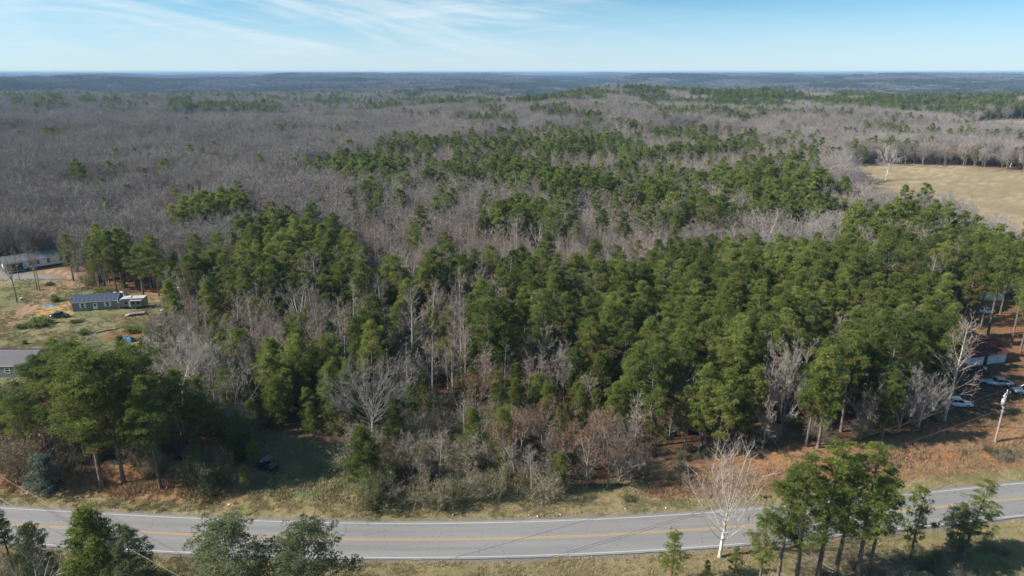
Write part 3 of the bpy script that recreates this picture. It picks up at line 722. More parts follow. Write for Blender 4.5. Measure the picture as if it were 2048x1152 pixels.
# ---------------------------------------------------------------- where the trees stand
def jitter(s, d0, d1, amin, amax, seed):
    r = np.random.default_rng(seed); R_ = d1*1.02
    gx = np.arange(-R_, R_, s); gy = np.arange(20, R_, s)
    X_, Y_ = np.meshgrid(gx, gy); X_ = X_.ravel(); Y_ = Y_.ravel()
    d = np.hypot(X_, Y_); a = np.degrees(np.arctan2(X_, Y_))
    k = (d > d0-s) & (d < d1+s) & (a > amin) & (a < amax); X_, Y_ = X_[k], Y_[k]
    X_ = X_+r.uniform(-.42, .42, len(X_))*s; Y_ = Y_+r.uniform(-.42, .42, len(Y_))*s
    d = np.hypot(X_, Y_); k = (d > d0) & (d < d1)
    return X_[k], Y_[k], r
def classify(x, y, z, zc=13.):
    """0 none, 1 pine, 2 slender bare sapling, 3 bare hardwood, 4 thicket shrub, 5 brown-leaved oak, 6 young pine"""
    op, gx, gy = open_ground(x, y, z)
    cx, cy = project(x, y, z+zc)
    d = np.hypot(x, y); sc = np.clip(1.2-d/900, .15, 1)
    jx = cx+(vnoise(x/9, y/9, 15)-.5)*36*sc; jy = cy+(vnoise(x/9, y/9, 16)-.5)*20*sc
    u = _h(np.floor(x*13).astype(np.int64), np.floor(y*13).astype(np.int64), 99)
    c = np.where(u < np.where(cx < 600, .012, .04), 1, 3)
    cl = fbm(x/38, y/26, 18); c = np.where((cl > np.where(cx < 800, .75, .69)-np.where(d > 1000, .03, 0)) & (d > 380) & (u < .8), 1, c)
    bl = inpoly(jx, jy, [(490, 420), (700, 340), (930, 385), (960, 425), (1200, 432), (1340, 428), (1480, 405), (1560, 430), (1300, 470), (1130, 470), (900, 480), (820, 510), (710, 500), (690, 440), (560, 400)])
    c = np.where(bl & (u > .05), np.where(u < .6, 2, 3), c)
    hl = inpoly(jx, jy-8, Z_HILL); hn = fbm(x/26+7, y/34, 23, 3)+.10*np.sin(y/23.+x/60.)
    c = np.where(hl, np.where(hn > .545, np.where(u < .88, 1, 2), np.where(u < .06, 1, 2)), c)
    rd = inpoly(cx, jy, Z_RIDGE); c = np.where(rd, np.where((fbm(x/60, y/45, 27) > .46) & (u < .74), 1, 3), c)
    for zn, q_ in ((Z_LINE1, .28), (Z_LINE2, .6)): c = np.where(inpoly(jx, jy, zn) & (u < q_) & (vnoise(x/40, y/40, 88) > .35), 1, c)
    c = np.where(inpoly(cx, cy, Z_ISLE), 1, c)
    fr = inpoly(jx, jy-np.interp(cx, [300, 650, 850, 1450, 1700, 1900], [4, 10, 44, 48, 22, 14]), Z_FRONT)
    bp = np.where((cy < 520) & (cx > 1200), .36, .20)+np.where((cx < 700) & (cy > 560), .18, 0)
    c = np.where(fr, np.where(u < bp, np.where(u < bp*.6, 2, 3), 1), c)
    c = np.where(fr & (c == 1) & (((cx < 900) & (cy > 560)) | ((cx < 1250) & (cy > 660))) & (vnoise(x/11, y/11, 70) > .30), 6, c)
    gr_ = inpoly(cx, cy, [(420, 700), (500, 650), (600, 640), (720, 670), (770, 800), (700, 860), (540, 850), (470, 800)]) | inpoly(cx, cy, [(840, 790), (960, 760), (1050, 690), (1160, 680), (1190, 760), (1100, 830), (1000, 850), (880, 860)])
    c = np.where(gr_ & (u < .75), 6, c)
    for zn in (Z_SAP1, Z_SAP2, Z_SAP3): c = np.where(inpoly(jx, jy, zn) & ~gr_, np.where(u < .27, 6, np.where(u < .9, 2, 3)), c)
    lo = (~fr) & (d < 175)
    c = np.where(lo, np.where(u < .36, 6, np.where(u < .48, 2, np.where(u < .60, 3, 4))), c)
    c = np.where(inpoly(gx, gy, Z_THICK), np.where(u < .74, 4, np.where(u < .84, 6, np.where(u < .95, 2, 5))), c)
    c = np.where(inpoly(gx, gy, Z_OAK), np.where(u < .35, 5, np.where(u < .6, 2, 4)), c)
    c = np.where(inpoly(gx, gy, Z_GROVE), np.where(u < .72, 4, np.where(u < .8, 6, 0)), c)
    gap = fr & (fbm(x/8, y/8, 73, 2) < .27); c = np.where(gap & (c == 1), 4, c)
    return np.where(op, 0, c), gx, gy, cx, cy, u

HERO = []      # spots kept free for the single trees placed further down
def far_from_heroes(x, y, rmin):
    k = np.ones(len(x), bool)
    for hx, hy, hr in HERO: k &= np.hypot(x-hx, y-hy) > hr*rmin
    return k
#@@HEROSPOTS
LAND = [(1345, 1110, 'the small open pine on the near verge'), (1530, 1150, 'the low leftmost near pine'), (1640, 1150, 'the tallest near pine'), (1725, 1150, 'the sparse rightmost near pine'), (1820, 1100, 'the thin half-bare pine'), (1850, 1148, 'the fallen leafless tree'), (1915, 1110, 'the leaning near pine'), (2000, 1130, 'the frame edge brush'), (30, 1140, 'the slim left-end pine'), (90, 1150, 'the feathery olive cedar'), (208, 1150, 'the pointed dark pine'), (290, 1150, 'the light green cedar'),
        (745, 800, 'the large fan-shaped pale tree'), (728, 920, 'the bright conical pine'), (822, 650, 'the tall white poplar'), (385, 745, 'the two white-limbed trees'), (470, 810, 'the grey many-stemmed tree'),
        (535, 935, 'the dark buggy'), (330, 640, 'the grey scrap heap'), (290, 600, 'the caravan'), (200, 600, 'the grey cottage'), (60, 535, 'the white mobile home'), (40, 735, 'the metal building'),
        (220, 830, 'the large roadside grove'), (92, 950, 'the pale sage bush'), (1117, 950, 'the small yellow-green pine'), (1175, 915, 'the tallest russet oak'), (1240, 910, 'the crooked pale tree'),
        (1560, 780, 'the white vase-shaped tree'), (1830, 800, 'the pale trees by the cars'), (1912, 800, 'the white sedan'), (1970, 715, 'the barn'), (1900, 610, 'the barn yard pines'), (1439, 1000, 'the tall white-barked tree'),
        (1620, 960, 'the near pine clump'), (560, 880, 'the shaded clearing head'), (690, 985, 'the clearing mouth'), (940, 1015, 'the verge bend'), (950, 700, 'the pale sapling belt'), (760, 650, 'the dark gap mid-wood'),
        (1380, 900, 'the red straw bank'), (1700, 890, 'the shaded wires'), (1010, 900, 'the thicket middle'), (860, 920, 'the thicket end'), (600, 740, 'the pines past the clearing'), (1080, 760, 'the gap by the dense stand'),
        (1340, 800, 'the dense stand left corner'), (1450, 690, 'the dense stand middle'), (1700, 760, 'the dense stand right half')]
def where_words(px, py):
    q = [(math.hypot(px-a_, (py-b_)*1.3), a_, b_, w_) for a_, b_, w_ in LAND]; _, a_, b_, w_ = min(q)
    dx, dy = px-a_, (py-b_)*1.6
    if abs(dx) > abs(dy): s_ = 'just left of' if -45 < dx < 0 else 'left of' if dx < 0 else 'just right of' if dx < 45 else 'right of'
    else: s_ = 'close behind' if -50 < dy < 0 else 'well behind' if dy < 0 else 'in front of'
    return s_+' '+w_
def lean_words(tl, rz):
    lx = math.cos(rz)*tl[1]-math.sin(rz)*(-tl[0])
    return ' leaning right' if lx > .022 else ' leaning left' if lx < -.022 else ''

# ---------------------------------------------------------------- the single trees of the place
BIGP = [make_kind(pine_parts(300+i, H=20, R=[4.6, 5.2, 4.2][i], cb=[.34, .30, .38][i], limbs=54, clus=9, tufts=18, k=5, L=.36, Wd=.065, rc=.66, form='open', brown=[.10, .22, .04][i], kt=8), (M_PBARK, M_PINE), 'big_pine') for i in range(3)]
TALLP = [make_kind(pine_parts(320+i, H=18, R=[2.5, 3.0, 2.2][i], cb=[.40, .33, .44][i], limbs=46, clus=7, tufts=22, k=6, L=.30, Wd=.045, rc=.44, form='open', brown=.03, keep=.62, kt=8, dead=16), (M_PBARK, M_PINE), 'tall_pine') for i in range(3)]
SCRUBP = [make_kind(pine_parts(330+i, H=7, R=[1.7, 1.9][i], cb=[.25, .12][i], limbs=26, clus=5, tufts=13, k=5, L=.26, Wd=.05, rc=.34, form='cone' if i else 'open', brown=.03, dead=6), (M_PBARK, M_PINE), 'scrub_pine') for i in range(2)]
CEDAR = [make_kind(pine_parts(340+i, H=12, R=[4.4, 3.8][i], cb=.10, limbs=64, clus=12, tufts=30, k=5, L=.17, Wd=.055, rc=.50, form='open', brown=.0, keep=.9, dead=10), (M_GREY, M_CEDAR), 'cedar') for i in range(2)]
LONE = make_kind(pine_parts(350, H=9.5, R=2.7, cb=.03, limbs=60, clus=7, tufts=18, k=5, L=.34, Wd=.06, rc=.48, form='stand', brown=.0, dead=0), (M_PBARK, M_PINE), 'lone_pine')
SAGE = make_kind(pine_parts(351, H=4.6, R=1.5, cb=.02, limbs=40, clus=5, tufts=14, k=4, L=.22, Wd=.07, rc=.36, form='open', brown=0, dead=0), (M_GREY, M_SAGE), 'sage_bush')
W1 = make_kind(bare_parts(360, H=15.6, R=4.4, form='dome', dens=.95, k0=10, twig_w=.022), (M_SYCAMORE, M_WHITE_T), 'white_tree')
W2 = make_kind(bare_parts(361, H=15, R=6.5, form='oak', dens=1.15, k0=8, fork=.3), (M_WHITE, M_WHITE), 'white_spreading_tree')
W3 = make_kind(bare_parts(362, H=13.5, R=6.4, form='dome', dens=1.15, k0=8, twig_w=.03), (M_WHITE, M_GREY), 'fan_tree')
W4 = make_kind(bare_parts(363, H=15, R=3.2, form='poplar', dens=1.0, twig_w=.026), (M_WHITE, M_WHITE_T), 'pale_poplar')
W5 = make_kind(bare_parts(364, H=9, R=4.2, form='oak', dens=1.2, fork=.12), (M_GREY, M_GREY), 'grey_multistem')
W6 = make_kind(bare_parts(365, H=16, R=5.5, form='oak', dens=1.0, fork=.45), (M_GREY, M_TAN), 'yard_tree')
LONET = make_kind(bare_parts(367, H=18, R=6, form='dome', dens=.85, k0=8, twig_w=.04), (M_SYCAMORE, M_SYCAMORE), 'lone_field_tree')
DEADW = make_kind(bare_parts(366, H=7, R=3.5, form='oak', dens=.7, levels=3, fork=.2), (M_WHITE, M_WHITE), 'dead_branches')
def hero(kind, H0, px, py, top, name, label, cat, group=None, rz=0.0, tilt=(0, 0), free=1.8, wide=1.0, crown='crown', height=None):
    b = G(px, py); h = height or height_for(top, b); s = h/H0
    put_tree(kind, name, b[0], b[1], rz, (s*wide, s*wide, s), label, cat, group, tilt=tilt, z=b[2], crown=crown)
    if free: HERO.append((b[0], b[1], free))
g1 = 'large pines of the grove left of the clearing'
hero(BIGP[0], 20, 205, 974, 700, 'pine_tree', 'big pine with leaning bare trunk, leftmost trunk of the roadside grove', 'pine tree', g1, .3, wide=1.2)
hero(BIGP[1], 20, 248, 966, 715, 'pine_tree', 'big pine with browning lower needles in the middle of the grove', 'pine tree', g1, 1.9, wide=1.1)
hero(BIGP[2], 20, 322, 978, 752, 'pine_tree', 'bright green big pine nearest the shaded clearing', 'pine tree', g1, 2.2, wide=.95)
hero(BIGP[0], 20, 300, 930, 688, 'pine_tree', 'dark tall pine behind the bright green one in the grove', 'pine tree', g1, 4.2, wide=1.15)
hero(BIGP[1], 20, 175, 925, 685, 'pine_tree', 'tallest rounded pine at the back of the grove facing the yard', 'pine tree', g1, 5.0, wide=1.2)
hero(BIGP[2], 20, 110, 925, 712, 'pine_tree', 'full dark pine in front of the metal building', 'pine tree', g1, .9, wide=1.2)
hero(BIGP[0], 20, 60, 930, 790, 'pine_tree', 'shorter pine with brown-tinged crown behind the pale sage bush', 'pine tree', g1, 3.3)
hero(BIGP[1], 20, 5, 905, 745, 'pine_tree', 'dark pine standing below the metal building at the grove edge', 'pine tree', g1, 2.6, wide=.8)
hero(BIGP[2], 20, 370, 905, 740, 'pine_tree', 'pine overhanging the shade on the clearing side of the grove', 'pine tree', g1, 1.2)
hero(BIGP[0], 20, 245, 885, 705, 'pine_tree', 'hidden-trunked pine in the back row of the grove', 'pine tree', g1, .1, wide=1.2)
hero(BIGP[1], 20, 405, 920, 790, 'pine_tree', 'low-crowned pine leaning over the brush at the left of the clearing', 'pine tree', g1, 3.9)
hero(BIGP[0], 20, 440, 900, 805, 'pine_tree', 'shorter pine at the clearing side behind dark brush', 'pine tree', g1, 2.9)
for i, (a_, b_, h_) in enumerate([(455, 968, 4.5), (492, 978, 3.6), (425, 985, 3.4), (510, 935, 4.5), (480, 900, 6.), (398, 965, 5.)]):
    hero(YP[1] if i % 2 else KN[3], 10 if i % 2 else 2.2, a_, b_, 0, 'evergreen_shrub', ['dark shrub at the clearing mouth', 'dark bushy young pine beside the shaded buggy', 'leafy shrub in front of the low-crowned pine', 'young pine shading the buggy roof', 'tall shrub behind the shaded buggy', 'young pine between the grove and the clearing mouth'][i], 'shrub', 'dark evergreens closing the left of the clearing', height=h_, free=1.2, wide=1.0 if i % 2 else .6)
hero(SAGE, 4.6, 92, 985, 912, 'sage_bush', 'pale grey-green bush on the road bank in front of the grove', 'bush', crown='foliage', wide=1.25)
hero(LONE, 9.5, 728, 972, 856, 'pine_tree', 'bright conical young pine at the corner of the shaded clearing', 'pine tree', free=2.5)
hero(YP[0], 10, 1117, 985, 905, 'pine_tree', 'small yellow-green pine rising from the roadside thicket', 'pine tree')
hero(W3, 13.5, 745, 872, 724, 'bare_tree', 'large fan-shaped pale leafless tree above the roadside thicket', 'bare tree', free=4.2)
hero(W2, 15, 368, 815, 660, 'bare_tree', 'white-limbed leafless tree with a crooked fork behind the grove', 'bare tree', rz=.5, free=3.5)
hero(W2, 15, 402, 812, 668, 'bare_tree', 'white-limbed leafless tree leaning over grey scrub beside its twin', 'bare tree', rz=3.0, free=3, wide=.8)
hero(W5, 9, 470, 868, 745, 'bare_tree', 'grey many-stemmed leafless tree at the head of the clearing', 'bare tree', free=3.2)
hero(W4, 15, 825, 722, 577, 'bare_tree', 'tall straight white poplar in the middle of the wood', 'bare tree', free=3.4, wide=1.25)
hero(W4, 15, 1888, 842, 645, 'bare_tree', 'tall pale leafless tree beside the white parked sedan', 'bare tree', free=3, wide=1.15)
hero(W5, 9, 1560, 865, 700, 'bare_tree', 'white vase-shaped leafless tree against the dense pine stand', 'bare tree', free=2.6, wide=.5)
for i, (a, b, t_) in enumerate([(1795, 865, 742), (1835, 862, 748), (1760, 872, 760), (1720, 880, 790)]):
    hero([W5, W3, W5, W6][i], [9, 13.5, 9, 16][i], a, b, t_, 'bare_tree', ['pale leafless tree third left of the white sedan', 'pale leafless tree just left of the white sedan', 'tangled grey leafless tree in the shade left of the parked cars', 'thin dark leafless tree at the shaded stand front'][i], 'bare tree', 'leafless trees along the shaded stand edge', wide=.75)
hero(LONET, 18, 1771, 361, 290, 'bare_tree', 'lone white leafless tree standing in the tan field', 'bare tree', free=0)
hero(W2, 15, 1245, 300, 243, 'bare_tree', 'bright white spreading tree among the far hillside pines', 'bare tree', free=5)
hero(W1, 15.6, 1439, 1114, 893, 'bare_tree', 'tall white-barked leafless tree in front of the road', 'bare tree', rz=.8, free=0)
hero(W5, 9, 1238, 962, 862, 'bare_tree', 'crooked pale-trunked leafless tree by the russet oaks', 'bare tree', free=2)
for i, (a, b, t_) in enumerate([(1172, 978, 850), (1215, 975, 865), (1120, 950, 868), (1262, 965, 872)]):
    hero(ON[i % 2], 11, a, b, t_, 'oak_tree', ['tallest russet-leaved oak above the road verge', 'russet oak just left of the crooked pale tree', 'russet-leaved young oak behind the small yellow-green pine', 'thin russet oak at the left end of the bare pine trunks'][i], 'oak tree', 'russet-leaved oaks by the road', rz=i*1.3)
# trees on the near side of the road
g2 = 'tall pines standing on the near side of the road'
for i, (a, b, t_, l_) in enumerate([(1553, 1172, 925, 'full green'), (1590, 1180, 905, 'narrow'), (1632, 1176, 884, 'tallest'), (1668, 1160, 900, 'dark-trunked'), (1712, 1172, 888, 'grey-green'), (1735, 1150, 930, 'sparse rightmost'), (1515, 1190, 1015, 'low leftmost')]):
    hero(TALLP[i % 3], 18, a, b, t_, 'pine_tree', f'{l_} pine of the clump in front of the road', 'pine tree', g2, rz=i*1.7, free=0, wide=1.15)
hero(SCRUBP[0], 7, 1340, 1172, 1066, 'pine_tree', 'small open pine on the near verge left of the white tree', 'pine tree', free=0)
hero(SCRUBP[1], 7, 1412, 1165, 1120, 'pine_tree', 'pine seedling left of the foot of the white tree', 'pine tree', free=0)
hero(SCRUBP[1], 7, 1468, 1152, 1095, 'pine_tree', 'pine seedling right of the foot of the white tree', 'pine tree', rz=2, free=0)
hero(SCRUBP[0], 7, 1820, 1118, 976, 'pine_tree', 'thin dark half-bare pine in front of the road', 'pine tree', rz=1, free=0, wide=.75)
hero(TALLP[1], 18, 1922, 1122, 960, 'pine_tree', 'leaning yellow-green pine on the near verge by the frame edge', 'pine tree', tilt=(0, .12), free=0, wide=1.3)
hero(CEDAR[1], 12, 1905, 1112, 1010, 'cedar_tree', 'dark low cedar at the foot of the leaning pine', 'cedar', free=0, wide=.8)
hero(TALLP[2], 18, 30, 1150, 1012, 'pine_tree', 'slim pine near the road at the left end', 'pine tree', free=0)
hero(TALLP[0], 18, -15, 1160, 1000, 'pine_tree', 'pine cut off by the left end of the view before the road', 'pine tree', free=0)
hero(CEDAR[1], 12, 85, 1200, 1052, 'cedar_tree', 'feathery olive cedar before the road at the left', 'cedar', free=0, wide=.7)
hero(LONE, 9.5, 208, 1215, 1022, 'pine_tree', 'pointed dark pine overlapping the road', 'pine tree', free=0, wide=1.0)
hero(CEDAR[1], 12, 285, 1225, 1058, 'cedar_tree', 'light green cedar right of the pointed dark pine', 'cedar', free=0, wide=.75, rz=2)
hero(CEDAR[0], 12, 470, 1250, 1048, 'cedar_tree', 'wide open-branched olive cedar in front of the road', 'cedar', free=0, wide=1.15)
hero(CEDAR[0], 12, 628, 1250, 1052, 'cedar_tree', 'rounded grey-green cedar in front of the road', 'cedar', free=0, wide=1.0, rz=2.5)
hero(DEADW, 7, 88, 1240, 1105, 'dead_tree', 'white dead branches poking up between the cedars', 'dead tree', free=0, rz=1)
def fallen(px, py, rz, s, label):
    b = G(px, py); e = put_tree(DEADW, 'fallen_tree', b[0], b[1], rz, s, label, 'fallen tree', z=b[2]+.4); e.rotation_euler = (rad(84), 0, rz)
fallen(1850, 1148, rad(-80), .95, 'grey fallen leafless tree lying in the near brush')
fallen(1700, 1160, rad(-120), .8, 'pale broken branch lying below the pine clump')
# brush on the near side of the road
rn = random.Random(3)
for i in range(46):
    px = rn.choice([rn.uniform(1480, 2060), rn.uniform(1650, 2060), rn.uniform(-20, 340)]); py = rn.uniform(1095, 1190) if px > 1600 else rn.uniform(1128, 1200)
    b = G(px, py)
    if road_dist(b[0], b[1]) > -6.2: continue
    s = rn.uniform(.35, .85)
    put_tree(KN[i % 6], 'shrub', b[0], b[1], rn.uniform(0, 6), s, f"{'large' if s > .68 else 'low' if s < .5 else 'knee-high'} {['green-leaved', 'bare tan', 'grey-green', 'leafy low', 'dry bare', 'brown'][i % 6]} shrub {where_words(px, py)}", 'shrub', 'shrubs on the near side of the road', z=b[2], crown='foliage')
for i, (px, py, s) in enumerate([(1978, 898, .5), (1992, 912, .6), (2012, 905, .45), (2035, 915, .6), (1790, 935, .35), (1930, 905, .3), (1255, 1000, .4), (1320, 985, .3), (2005, 925, .5)]):
    b = G(px, py); put_tree(KN[[3, 0, 3, 1, 0, 3, 0, 5, 2][i]], 'shrub', b[0], b[1], i, s, ['green shrub at the foot of the utility pole', 'largest green shrub below the utility pole', 'low green shrub right of the utility pole', 'tan shrub on the bank by the frame edge', 'small shrub on the bank above the clay cut', 'tiny shrub over the bare clay cut', 'low green shrub at the thicket end', 'low brown shrub on the red verge', 'grey shrub under the clay bank'][i], 'shrub', 'small shrubs on the far road bank', z=b[2], crown='foliage')
# yard trees on the left
g3 = 'leafless trees in the yard of the white home'
for i, (px, py, t_, w_) in enumerate([(34, 605, 500, .75), (74, 580, 490, .8), (80, 582, 486, .7), (40, 562, 500, .6), (163, 590, 505, .6), (172, 583, 500, .55), (152, 575, 515, .6), (196, 572, 498, .6), (215, 575, 505, .6)]):
    hero(W6 if i < 4 else W4, 16 if i < 4 else 15, px, py, t_, 'bare_tree', ['single leafless tree on the grass below the gravel track', 'forked leafless tree beside the gravel track', 'leafless tree touching its forked neighbour by the track', 'leafless tree in front of the white home porch', 'pale leafless tree behind the grey cottage, left one', 'pale leafless tree rising over the cottage roof corner', 'thin pale tree between the pine and the grey cottage', 'thin tree in the straw behind the cottage roof', 'thin tree behind the cottage ridge, right one'][i], 'bare tree', g3, rz=i*1.1, wide=w_)
hero(PN[1], 15, 147, 562, 462, 'pine_tree', 'single pine at the end of the gravel track by the white home', 'pine tree', wide=1.1)
hero(PN[4], 15, 289, 607, 500, 'pine_tree', 'broad pine standing over the caravan', 'pine tree', wide=1.35)
hero(YP[0], 10, 248, 735, 672, 'pine_tree', 'light green young pine behind the large grove in the yard', 'pine tree')
# barn yard pines on the right
g4 = 'long-trunked pines round the barn yard'
for i, (px, py, t_, w_) in enumerate([(1908, 612, 470, .8), (1953, 640, 480, .8), (1962, 655, 465, .7), (1975, 672, 470, .8), (2000, 628, 480, .8), (2022, 690, 500, .8), (2040, 705, 520, .7), (2052, 680, 500, .8), (1935, 600, 450, .9), (2075, 730, 560, .8), (1925, 655, 490, .6)]):
    hero(TALLP[i % 3] if i % 2 else BIGP[i % 3], 18 if i % 2 else 20, px, py, t_, 'pine_tree', ['stout pine with broken white limbs beside the dense stand', 'thin pine behind the barn, nearest the barn ridge', 'straight pine directly behind the barn', 'tallest bare-trunked pine uphill of the barn', 'pine shading the vehicles beyond the barn', 'thick-trunked pine on the straw right of the barn', 'pine right of the barn close to the frame edge', 'pine on the straw slope farthest right', 'back pine screening the pale shed', 'near pine right of the parked cars', 'slim pine leaning by the barn roof'][i], 'pine tree', g4, rz=i*.9, wide=w_)
# rows: x, y, z, class, u
x, y, rg = jitter(3.35, 70, 350, -52, 46, 1)
z = terrain(x, y)
c, gx, gy, cx, cyy, u = classify(x, y, z)
keep = c > 0
keep &= ~((c == 3) & (rg.random(len(x)) < .62))
keep &= ~((c == 1) & (rg.random(len(x)) < .10))
keep &= ~((c == 4) & (rg.random(len(x)) < .25))
keep &= far_from_heroes(x, y, 1.0)
x, y, z, c, gx, gy, cx, cyy, u = [q[keep] for q in (x, y, z, c, gx, gy, cx, cyy, u)]
d = np.hypot(x, y)
inframe = (gx > -60) & (gx < 2110) & (gy < 1200)
rot = rg.uniform(0, 6.283, len(x)); pick = rg.integers(0, 1000, len(x)); scl = rg.uniform(.78, 1.16, len(x))*np.where(c == 1, 1, .88+.3*vnoise(x/20, y/20, 82))
single = np.zeros(len(x), bool)
def nearest(mask, n):
    idx = np.where(mask & inframe)[0]; return idx[np.argsort(d[idx])[:n]]
N_PINE, N_BARE, N_SHRUB = 245, 262, 235
ip = nearest((c == 1) | (c == 6), N_PINE); ib = nearest((c == 2) | (c == 3) | (c == 5), N_BARE); is_ = nearest(c == 4, N_SHRUB)
P_W = ['straight', 'slim', 'full-crowned', 'round-topped', 'lanky', 'dense', 'narrow', 'ragged', 'broad']
S_W = ['pale slender', 'grey slender', 'white-stemmed', 'thin tan', 'small grey', 'forked pale']
B_W = ['spreading grey', 'low grey', 'white-barked', 'broad brown-twigged', 'tan-barked']
K_W = ['green-leaved', 'bare tan', 'grey-green', 'leafy low', 'dry bare', 'brown']
for i in ip:
    sc = scl[i]; ww = where_words(gx[i], gy[i]); hw = 'tall' if sc > 1.03 else 'short' if sc < .9 else 'mid-height'
    if c[i] == 6: put_tree(YP[pick[i] % 3], 'young_pine_tree', x[i], y[i], rot[i], sc*rg.uniform(.6, 1.15), f'{hw} {["pointed", "rounded", "bushy"][pick[i] % 3]} low-branched pine {ww}', 'pine tree', 'young pines in the mixed wood')
    else:
        tl = (rg.normal(0, .025), rg.normal(0, .025))
        put_tree(PN[pick[i] % 9], 'pine_tree', x[i], y[i], rot[i], sc, f'{hw} {P_W[pick[i] % 9]} green pine{lean_words(tl, rot[i])} {ww}', 'pine tree', 'pines of the wood above the road', tilt=tl)
    single[i] = True
for i in ib:
    ww = where_words(gx[i], gy[i]); sc = scl[i]; hw = 'tall' if sc > 1.03 else 'short' if sc < .9 else 'mid-height'
    tl = (rg.normal(0, .04), rg.normal(0, .04))
    if c[i] == 2: put_tree(SN[pick[i] % 6], 'bare_sapling', x[i], y[i], rot[i], sc*(.62 if inpoly(gx[i], gy[i], Z_THICK) else .92), f'{hw} {S_W[pick[i] % 6]} leafless tree{lean_words(tl, rot[i])} {ww}', 'bare tree', 'leafless slender trees of the wood', tilt=tl)
    elif c[i] == 3: put_tree(BN[pick[i] % 5], 'bare_tree', x[i], y[i], rot[i], sc*.8, f'{hw} {B_W[pick[i] % 5]} leafless tree{lean_words(tl, rot[i])} {ww}', 'bare tree', 'leafless spreading trees of the wood', tilt=tl)
    else: put_tree(ON[pick[i] % 2], 'oak_tree', x[i], y[i], rot[i], sc*.85, f'{hw} young oak holding dry russet leaves {ww}', 'oak tree', 'russet-leaved oaks by the road', tilt=tl)
    single[i] = True
for i in is_:
    ww = where_words(gx[i], gy[i]); sc = scl[i]; hw = 'tall' if sc > 1.03 else 'low' if sc < .9 else 'rounded'
    put_tree(KN[pick[i] % 6], 'shrub', x[i], y[i], rot[i], (sc*1.45, sc*1.45, sc*rg.uniform(1.2, 2.0)), f'{hw} {K_W[pick[i] % 6]} shrub {ww}', 'shrub', 'shrubs of the roadside thicket', crown='foliage')
    single[i] = True

def scatter(name, meshes, P, idx, rotz, sc, tilt=.03, label=None, seed=5):
    """ONE object that stands the given meshes on the points P (geometry nodes)"""
    r = np.random.default_rng(seed); n = len(P)
    me = bpy.data.meshes.new(name); me.vertices.add(n); me.vertices.foreach_set('co', np.asarray(P, np.float32).ravel())
    a = me.attributes.new('turn', 'FLOAT_VECTOR', 'POINT')
    a.data.foreach_set('vector', np.column_stack([r.normal(0, tilt, n), r.normal(0, tilt, n), rotz]).astype(np.float32).ravel())
    sc = np.asarray(sc, np.float32); sc = np.repeat(sc[:, None], 3, 1) if sc.ndim == 1 else sc
    a = me.attributes.new('size', 'FLOAT_VECTOR', 'POINT'); a.data.foreach_set('vector', sc.ravel())
    a = me.attributes.new('which', 'INT', 'POINT'); a.data.foreach_set('value', np.asarray(idx, np.int32))
    col = bpy.data.collections.new(name+'_sources')
    for k, m in enumerate(meshes):
        col.objects.link(bpy.data.objects.new(f'{name}_source_{k:02d}', m))
    g = bpy.data.node_groups.new(name, 'GeometryNodeTree')
    g.interface.new_socket('Geometry', in_out='INPUT', socket_type='NodeSocketGeometry')
    g.interface.new_socket('Geometry', in_out='OUTPUT', socket_type='NodeSocketGeometry')
    gi = g.nodes.new('NodeGroupInput'); go = g.nodes.new('NodeGroupOutput')
    ci = g.nodes.new('GeometryNodeCollectionInfo'); ci.inputs['Collection'].default_value = col
    ci.inputs['Separate Children'].default_value = True; ci.inputs['Reset Children'].default_value = True
    ip_ = g.nodes.new('GeometryNodeInstanceOnPoints'); ip_.inputs['Pick Instance'].default_value = True
    mp = g.nodes.new('GeometryNodeMeshToPoints')
    g.links.new(gi.outputs[0], mp.inputs[0]); g.links.new(mp.outputs[0], ip_.inputs['Points']); g.links.new(ci.outputs[0], ip_.inputs['Instance'])
    for nm, ty, so in (('which', 'INT', 'Instance Index'), ('turn', 'FLOAT_VECTOR', 'Rotation'), ('size', 'FLOAT_VECTOR', 'Scale')):
        na = g.nodes.new('GeometryNodeInputNamedAttribute'); na.data_type = ty; na.inputs[0].default_value = nm
        g.links.new(na.outputs[0], ip_.inputs[so])
    g.links.new(ip_.outputs[0], go.inputs[0])
    o = newobj(name, me); md = o.modifiers.new('standing', 'NODES'); md.node_group = g
    return tag(o, label, None, None, 'stuff')

# mid distance
def merge(a, b): return [np.concatenate([q, w_]) for q, w_ in zip(a, b)]
x2, y2, rg2 = jitter(5.0, 350, 1350, -50, 48, 2)
z2 = terrain(x2, y2); c2, gx2, gy2, cx2, cy2, u2 = classify(x2, y2, z2)
x2b, y2b, _ = jitter(6.6, 1350, 2320, -50, 48, 4); z2b = terrain(x2b, y2b); c2b = classify(x2b, y2b, z2b)[0]
x2, y2, z2, c2 = merge((x2, y2, z2, c2), (x2b, y2b, z2b, c2b))
keep = (c2 > 0) & ~((c2 == 3) & (rg2.random(len(x2)) < np.where(np.hypot(x2, y2) < 1350, .28, .05)))
x2, y2, z2, c2 = [q[keep] for q in (x2, y2, z2, c2)]
m = ~single
XA = np.concatenate([x[m], x2]); YA = np.concatenate([y[m], y2]); ZA = np.concatenate([z[m], z2]); CA = np.concatenate([c[m], c2])
DA = np.hypot(XA, YA); rr2 = np.random.default_rng(77)
pk = rr2.integers(0, 1000, len(XA)); ro = rr2.uniform(0, 6.283, len(XA)); sa = rr2.uniform(.78, 1.15, len(XA))*np.where(CA == 1, .92+.2*vnoise(XA/30, YA/30, 81), .72+.5*fbm(XA/38, YA/38, 82))
k = (CA == 1) | (CA == 6); far = DA > 230
idx = np.where(CA == 6, 9+4+pk % 3, np.where(far, 9+pk % 4, pk % 9))
sz = sa*np.where(CA == 6, 1.0, np.where(DA > 1000, 1.28, np.where(DA > 350, .97, 1)))
